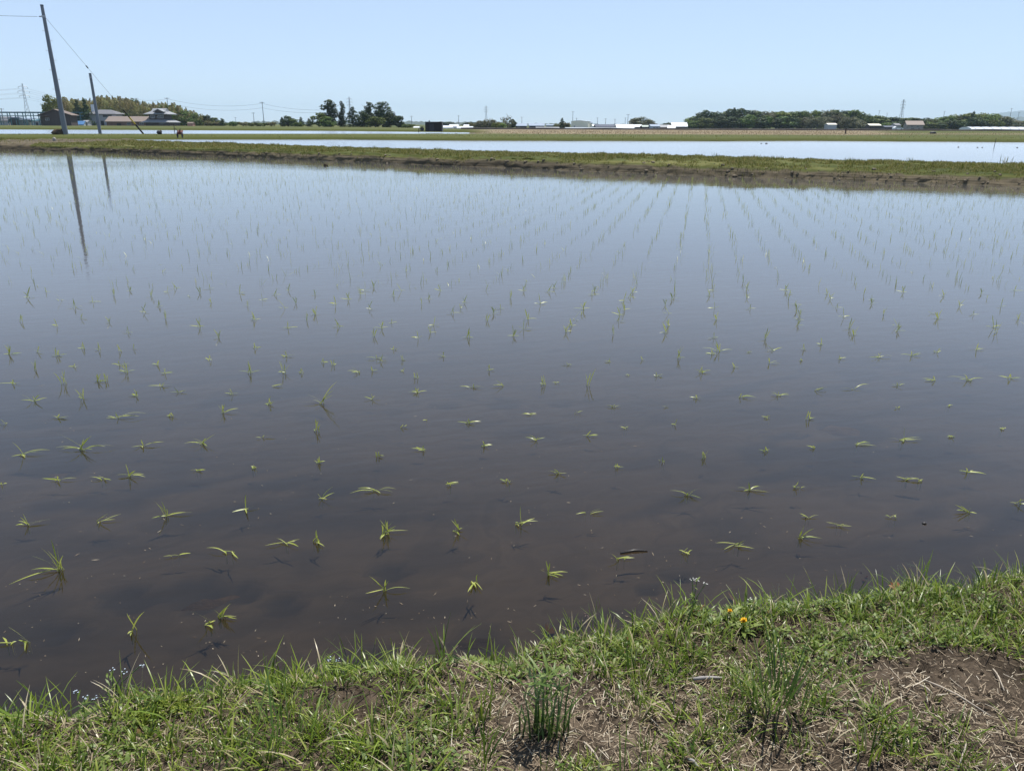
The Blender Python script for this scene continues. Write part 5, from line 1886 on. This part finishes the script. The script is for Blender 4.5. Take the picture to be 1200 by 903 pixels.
# dry straw and clippings
pts = sample(64000)
thin = pnoise(pts[:, 0] * 2.4, pts[:, 1] * 2.4, 91) + .35 * sstep(.1, .6, pts[:, 2]) + .12 * sstep(-.2, .9, pts[:, 0])
for p, (a, b) in zip(BAREP[:1], BARER[:1]):
    thin = thin - .35 * np.exp(-(((pts[:, 0] - p.x) / a) ** 2 + ((pts[:, 1] - p.y) / b) ** 2))
pts = pts[(thin + g.normal(size=len(thin)) * .18 > .55) & (pts[:, 2] > .03)]
n = len(pts)
rb = RB().add(np.stack([pts[:, 0], pts[:, 1], bank_z(pts[:, 0], pts[:, 1]) + g.uniform(.001, .010, n)], -1), g.uniform(0, 2 * PI, n), g.gamma(2.0, .0055, n) * (1 + 1.4 * (g.random(n) < .04)) + .004, g.uniform(.0006, .0016, n), g.uniform(1.15, 1.85, n), g.uniform(-.25, .25, n), segs=2, prof='flat')
m = 11000
p2 = sample(m, smin=.05)
rb.add(np.stack([p2[:, 0], p2[:, 1], bank_z(p2[:, 0], p2[:, 1]) + g.uniform(.001, .006, m)], -1), g.uniform(0, 2 * PI, m), g.uniform(.003, .010, m), g.uniform(.0005, .0014, m), g.uniform(1.2, 1.9, m), g.uniform(-.4, .4, m), segs=1, prof='flat')
tag(link('dry_clippings', rb.mesh('dry_clippings', STRAW)), 'dry straw clippings scattered over the near bank', 'straw', kind='stuff')
# crumbs of earth
mb = MB()
crr = random.Random(4)
p3 = sample(2600, smin=.02)
for x, y, s in p3:
    q = .0012 + .0055 * crr.random() ** 2.5
    mb.blob((x, y, float(bank_z(x, y)) + q * .3), (q, q * crr.uniform(.7, 1.2), q * .8), crr.randrange(9999), 6, .25)
tag(mb.build('earth_crumbs', SOIL), 'loose crumbs of dark earth on the near bank', 'earth', kind='stuff')


# ------------------------------------------------------------------ single plants and bits on the near bank
def onbank(px, py):
    p = gp(px, py, .12)
    for _ in range(4):
        p = gp(px, py, float(bank_z(p.x, p.y)))
    return p


def blade_clump(label, px, py, n, hpx, wpx, m=None, seed=0, lean=.25, curve=.5, width=(.0028, .0045), name='grass_clump', cat='grass clump', dz=0):
    r = np.random.default_rng(seed)
    p = onbank(px, py)
    sc = mpp(px, py)
    L = hpx * sc * 1.05
    b = np.stack([r.normal(size=n) * wpx * sc * .28, r.normal(size=n) * wpx * sc * .18, np.full(n, -.012)], -1)
    az = np.arctan2(b[:, 1], b[:, 0]) + r.normal(size=n) * .9
    o = link(name, RB().add(b, az, L * r.uniform(.5, 1.1, n), r.uniform(*width, n), r.uniform(0, lean, n), r.uniform(.05, curve, n), segs=6, twist=r.uniform(-.7, .7, n)).mesh(name, m or TALLG), None, p)
    return tag(o, label, cat)


blade_clump('tallest dark green grass clump standing right of the middle of the bank', 912, 826, 74, 92, 78, seed=1, lean=.6, curve=.8, width=(.0026, .005))
blade_clump('airy clump of thin blades at the water edge below the drooping rice tuft', 432, 775, 8, 46, 34, GRASS, 2, .6, .5, (.0016, .003))
blade_clump('pair of long arching blades at the water edge left of the airy clump', 366, 782, 5, 50, 18, GRASS, 3, .4, .9, (.002, .0034))
blade_clump('bristly clump at the water edge below the floating dark stick', 727, 738, 16, 44, 44, GRASS, 4, .6, .7, (.002, .0036))
blade_clump('dark green clump at the water edge between the stick and the yellow flowers', 796, 722, 15, 38, 34, GRASS, 5, .5, .6, (.002, .0036))
blade_clump('spiky pale clump at the water edge right of the yellow flowers', 975, 706, 22, 42, 46, GRASS, 6, .7, .6, (.002, .0036))
blade_clump('tall slim blades at the water edge close to the russet leaves', 1122, 700, 10, 42, 26, GRASS, 7, .35, .3, (.0026, .004))
blade_clump('thick short bladed clump at the right edge of the bank', 1160, 735, 26, 42, 50, GRASS, 8, .6, .5, (.0026, .004))
blade_clump('short upright clump in the bare earth at the lower right', 1018, 888, 14, 58, 26, GRASS, 9, .35, .4, (.003, .0045))
blade_clump('small clump beside the pale twig in the bare earth', 1092, 818, 9, 34, 16, GRASS, 10, .4, .3, (.003, .0045))
blade_clump('leafy clump of dark blades in the lower left foreground', 330, 868, 26, 84, 60, TALLG, 11, .6, .6, (.0026, .0045))
blade_clump('clump of upright blades left of the cut green stalks', 565, 842, 18, 60, 36, GRASS, 12, .45, .5, (.0026, .004))
blade_clump('clump of arching blades between the cut stalks and the tall dark clump', 745, 800, 24, 56, 50, GRASS, 13, .6, .7, (.0024, .004))
blade_clump('clump with long arched blades at the lower left corner of the bank', 66, 838, 10, 44, 40, GRASS, 14, .8, .9, (.0022, .0036))
blade_clump('upright clump on the bank edge under the bushy right hand rice', 1060, 722, 18, 40, 40, GRASS, 15, .5, .5, (.0024, .004))

# cut green stalks
p = onbank(640, 862)
sc = mpp(640, 862)
sk = thing('stalk_clump', 'clump of thick cut green stalks with leafy tops in the middle foreground', 'plant', p)
r = random.Random(3)
STALK = mat('green stalk', (.055, .115, .028), (.085, .15, .045), 40, .5)
for dx, dy, h in [(-27, 4, 48), (-24, 1, 40), (-12, 9, 84), (-9, 3, 88), (-5, 6, 86), (-3, 2, 80), (1, 8, 84), (6, 6, 78), (10, -4, 62), (18, 4, 84), (22, 0, 58), (2, -5, 54), (-16, -2, 60), (-7, 8, 80), (12, 7, 70)]:
    x = dx * sc * 1.05
    hh = h * sc * .98
    q = [(x, dy * sc, -.01), (x + r.uniform(-.002, .002), dy * sc, hh * .5), (x + r.uniform(-.006, .006), dy * sc + r.uniform(-.004, .004), hh)]
    q[1] = (q[1][0] + r.uniform(-.004, .004), q[1][1], q[1][2])
    q[2] = (q[2][0] + r.uniform(-.014, .014), q[2][1] + r.uniform(-.012, .012), q[2][2] * r.uniform(.85, 1.05))
    MB().tube(q, [.0024, .0018, .0007], 7).build('stalk', STALK, sk, True)
rn = np.random.default_rng(8)
nl_ = 60
b = np.stack([rn.uniform(-24, 26, nl_) * sc, rn.uniform(-4, 10, nl_) * sc, rn.uniform(.35, .9, nl_) ** .6 * 92 * sc * .9], -1)
lf = RB().add(b, rn.uniform(0, 2 * PI, nl_), rn.uniform(.02, .06, nl_), rn.uniform(.003, .0065, nl_), rn.uniform(.3, 1.1, nl_), rn.uniform(.2, 1.0, nl_), segs=4, prof='leaf')
nk = 44
b = np.stack([rn.normal(size=nk) * 15 * sc, rn.normal(size=nk) * 6 * sc, np.full(nk, -.006)], -1)
lf.add(b, rn.uniform(0, 2 * PI, nk), rn.uniform(.04, .15, nk), rn.uniform(.002, .0045, nk), rn.uniform(.05, .6, nk), rn.uniform(.1, .8, nk), segs=6)
link('leaves', lf.mesh('leaves', TALLG), sk)

# yellow flowers
YF = mat('yellow petals', (.80, .52, .02), (.70, .40, .02), 60, .5)
for px, py, s, lab in [(870, 731, .011, 'open yellow dandelion flower on the bank edge, lower of the two'), (854, 719, .008, 'half open yellow dandelion flower just above the open one')]:
    p = onbank(px, py + 8)
    t = thing('dandelion', lab, 'flower', p)
    MB().tube([(0, 0, -.01), (.002, 0, .018), (0, -.002, .03)], .0014, 6).build('stem', STALK, t)
    n = 34
    rn = np.random.default_rng(int(px))
    link('flower_head', RB().add(np.tile([[0, -.002, .030]], (n, 1)), rn.uniform(0, 2 * PI, n), rn.uniform(.7, 1.1, n) * s, np.full(n, s * .32), rn.uniform(.3, 1.45, n), np.full(n, .2), segs=2, prof='flat').mesh('flower_head', YF), t)
    n = 7
    link('leaves', RB().add(np.tile([[0, 0, 0.0]], (n, 1)), rn.uniform(0, 2 * PI, n), rn.uniform(.03, .06, n), np.full(n, .011), rn.uniform(.7, 1.1, n), rn.uniform(.3, .8, n), segs=4, prof='leaf').mesh('leaves', WEED), t)

# dry and russet leaves standing at the edge
def leafmesh(name, m, n, L, Wd, lean, seed):
    rn = np.random.default_rng(seed)
    return RB().add(np.stack([rn.normal(size=n) * .004, rn.normal(size=n) * .004, np.full(n, -.004)], -1), rn.uniform(0, 2 * PI, n), rn.uniform(.7, 1.1, n) * L, np.full(n, Wd), rn.uniform(lean * .3, lean, n), rn.uniform(.1, .6, n), segs=4, twist=rn.uniform(-1, 1, n), prof='leaf').mesh(name, m)


ORANGE = leafmat('orange dead leaf', [(0, (.36, .17, .03)), (.6, (.45, .26, .05)), (1, (.46, .40, .30))], .3, .6)
RUSSET = leafmat('russet leaf', [(0, (.24, .075, .04)), (.6, (.33, .13, .06)), (1, (.40, .24, .14))], .3, .6)
BEIGE = leafmat('beige dead leaf', [(0, (.36, .25, .13)), (1, (.48, .38, .25))], .3, .6)
for lab, px, py, m, n, L, Wd, lean in [
        ('orange and cream dead leaf standing at the bank edge above the cut stalks', 646, 748, ORANGE, 3, .042, .016, .3),
        ('beige folded dead leaf with an orange base left of the yellow flowers', 846, 712, ORANGE, 4, .036, .011, .5),
        ('beige dead leaf bending right above the yellow flowers', 868, 710, BEIGE, 3, .04, .010, 1.0),
        ('large russet leaf at the bank edge near the tall slim blades', 1010, 688, RUSSET, 4, .036, .016, .6),
        ('russet leaves tangled low in the grass left of the large russet leaf', 938, 692, RUSSET, 6, .032, .010, .9),
        ('small russet leaf half hidden in the grass right of the tangled ones', 1055, 692, RUSSET, 3, .028, .010, .9),
        ('brown leaf low on the edge left of the folded beige leaf', 816, 720, RUSSET, 3, .026, .010, .8)]:
    tag(link('dead_leaf', leafmesh('dead_leaf', m, n, L * 1.5, Wd * 1.2, lean, int(px)), None, onbank(px, py)), lab, 'leaf')

# small pale flowering weeds
PALEF = mat('pale blue petals', (.42, .52, .60), (.5, .57, .63), 60, .6)
WHITEF = mat('white petals', (.62, .62, .58), (.5, .5, .46), 60, .6)
PINKF = mat('pale lilac petals', (.58, .47, .62), (.66, .55, .68), 60, .6)


def flower_weed(lab, px, py, hpx, dxs, m, seed):
    r = random.Random(seed)
    p = onbank(px, py)
    sc = mpp(px, py)
    t = thing('flowering_weed', lab, 'flower', p)
    for dx in dxs:
        h = hpx * sc * r.uniform(.7, 1.05)
        tip = Vector((dx * sc, r.uniform(-.01, .02), h))
        MB().tube([(0, 0, -.01), (tip.x * .3, tip.y * .4, h * .55), tip], [.0013, .0011, .0008], 6).build('stem', STALK, t)
        f = MB()
        for _ in range(5):
            a = r.uniform(0, 2 * PI)
            q = tip + Vector((math.cos(a) * .005, math.sin(a) * .005, r.uniform(-.004, .003)))
            for k in range(5):
                b_ = 2 * PI * k / 5 + a
                f.add([q, q + Vector((math.cos(b_ - .5) * .0013, math.sin(b_ - .5) * .0013, .0006)), q + Vector((math.cos(b_) * .002, math.sin(b_) * .002, .0008)), q + Vector((math.cos(b_ + .5) * .0013, math.sin(b_ + .5) * .0013, .0006))], [(0, 1, 2, 3)])
        f.build('flower', m, t)
    rn = np.random.default_rng(seed)
    n = 14
    zz = rn.uniform(.1, .8, n) * hpx * sc
    link('leaves', RB().add(np.stack([rn.normal(size=n) * .004, rn.normal(size=n) * .004, zz], -1), rn.uniform(0, 2 * PI, n), rn.uniform(.012, .025, n), np.full(n, .005), rn.uniform(.6, 1.2, n), rn.uniform(.2, .6, n), segs=3, prof='leaf').mesh('leaves', WEED), t)


flower_weed('tall weed with pale blue flower tips leaning right at the lower left edge', 135, 822, 50, (34, 18, 6), PALEF, 5)
flower_weed('low weed with pale blue flowers close to the moss patch', 98, 838, 26, (-8, 6, 12), PALEF, 6)
flower_weed('weed with pale lilac flowers at the edge between the dead leaf and the bristly clump', 680, 742, 26, (0, 8), PINKF, 7)
flower_weed('slender weed with tiny white flowers at the edge left of the yellow flowers', 812, 716, 46, (-2, 3, 12), WHITEF, 8)
flower_weed('single white flower bud just right of the yellow flowers', 880, 718, 20, (-3,), WHITEF, 9)
flower_weed('weed with pale flowers at the edge beside the long arching blades', 392, 788, 20, (-4, 6), PALEF, 10)

# moss-like yellow green patch
MOSS = leafmat('moss', [(0, (.13, .19, .02)), (.6, (.22, .27, .035)), (1, (.30, .33, .06))], .3, .6)
for lab, px, py, wx, wy, n in [('larger yellow green moss like cushion at the lower left of the bank', 206, 826, .05, .025, 700), ('smaller yellow green moss like cushion below the larger one', 172, 842, .035, .018, 400)]:
    p = onbank(px, py)
    rn = np.random.default_rng(int(px))
    b = np.stack([rn.normal(size=n) * wx * .5, rn.normal(size=n) * wy * .6, np.zeros(n)], -1)
    b[:, 2] = bank_z(b[:, 0] + p.x, b[:, 1] + p.y) - p.z + rn.uniform(0, .012, n)
    tag(link('moss_cushion', RB().add(b, rn.uniform(0, 2 * PI, n), rn.uniform(.006, .014, n), rn.uniform(.002, .0045, n), rn.uniform(.1, 1.1, n), rn.uniform(.2, .9, n), segs=2, prof='leaf').mesh('moss_cushion', MOSS), None, p), lab, 'moss')

# twigs and straws big enough to pick up
TW_P = mat('pale twig', (.46, .40, .31), (.36, .30, .23), 60, .8)
TW_G = mat('grey twig', (.34, .32, .30), (.24, .22, .21), 60, .8)
TW_D = mat('dark wet stick', (.03, .026, .023), (.05, .042, .036), 60, .4)
for lab, a, b, rad, m in [
        ('thick grey twig lying left of the tall dark grass clump', (812, 799), (847, 798), .0042, TW_G),
        ('long pale twig lying across the bare earth at the right', (1082, 799), (1160, 842), .0022, TW_P),
        ('short pale twig crossing the bare earth left of the long one', (1078, 806), (1092, 816), .0024, TW_P),
        ('pale straw stem lying at the lower left foreground', (128, 858), (110, 893), .0024, TW_P),
        ('tan twig slanting at the bottom below the cut stalks', (684, 872), (706, 903), .0022, TW_P),
        ('pale straw at the right edge of the bare earth', (1163, 786), (1176, 812), .0018, TW_P),
        ('pale upright looking straw at the bottom of the bare earth', (1131, 872), (1122, 903), .0022, TW_P),
        ('grey twig at the bottom edge below the tall dark clump', (806, 893), (818, 903), .0034, TW_G),
        ('pale straw leaning in the middle of the tall dark grass clump', (904, 765), (914, 748), .002, TW_P)]:
    p, q = onbank(*a), onbank(*b)
    p.z += rad + .005
    q.z += rad + .006
    md = (p + q) / 2
    md.z = max(float(bank_z(md.x, md.y)) + rad + .004, md.z)
    md += Vector((.004, .003, 0))
    o = MB().tube([Vector((0, 0, 0)), (md - p) * .5 + Vector((.001, 0, .001)), md - p, q - p], [rad * .8, rad, rad * .9, rad * .55], 7).build('twig', m, None, True, p)
    tag(o, lab, 'twig')
p, q = gp(727, 648, .002), gp(759, 645, .002)
o = MB().tube([Vector((0, 0, 0)), (q - p) * .5 + Vector((0, .006, .002)), q - p], [.003, .0045, .002], 7).build('floating_stick', TW_D, None, True, p)
tag(o, 'dark wet stick floating on the water right of the middle', 'stick')
o = MB().blob((0, 0, 0), (.008, .006, .005), 4, 8, .2).build('floating_leaf', TW_D, None, True, gp(1083, 613, .001))
tag(o, 'tiny dark leaf floating alone on the water at the right', 'leaf')

# scraps floating on the near water
fr_ = np.random.default_rng(17)
fp = []
while len(fp) < 420:
    px_, py_ = fr_.uniform(-40, 1240), 400 + 420 * fr_.random() ** .7
    q = gp(px_, py_, .001)
    if sdist(q.x, q.y) < -.06 and pnoise(q.x * 2.2, q.y * 3.5, 97) > .42:
        fp.append((q.x, q.y, .0012))
fp = np.array(fp)
n = len(fp)
rb = RB().add(fp, fr_.uniform(0, 2 * PI, n), .002 + fr_.gamma(1.6, .0035, n), fr_.uniform(.0006, .0022, n), fr_.uniform(1.5, 1.6, n), np.zeros(n), segs=2, prof='leaf')
tag(link('floating_scraps', rb.mesh('floating_scraps', STRAW)), 'tiny scraps of straw and scum floating on the near water', 'debris', kind='stuff')

# ================================================================== HAZE
hm, ht, hp, ho = nodes('pale air')
ht.nodes.remove(hp)
pv = ht.nodes.new('ShaderNodeVolumePrincipled')
pv.inputs['Color'].default_value = (.64, .81, .97, 1)
pv.inputs['Density'].default_value = 0.0001
pv.inputs['Anisotropy'].default_value = 0.0
ht.links.new(pv.outputs[0], ho.inputs['Volume'])
hz = MB().box((0, 4000, 149.2), (30000, 18000, 301.6)).build('haze', hm)
tag(hz, kind='stuff')
S.cycles.volume_bounces = 1
S.cycles.volume_step_rate = 5
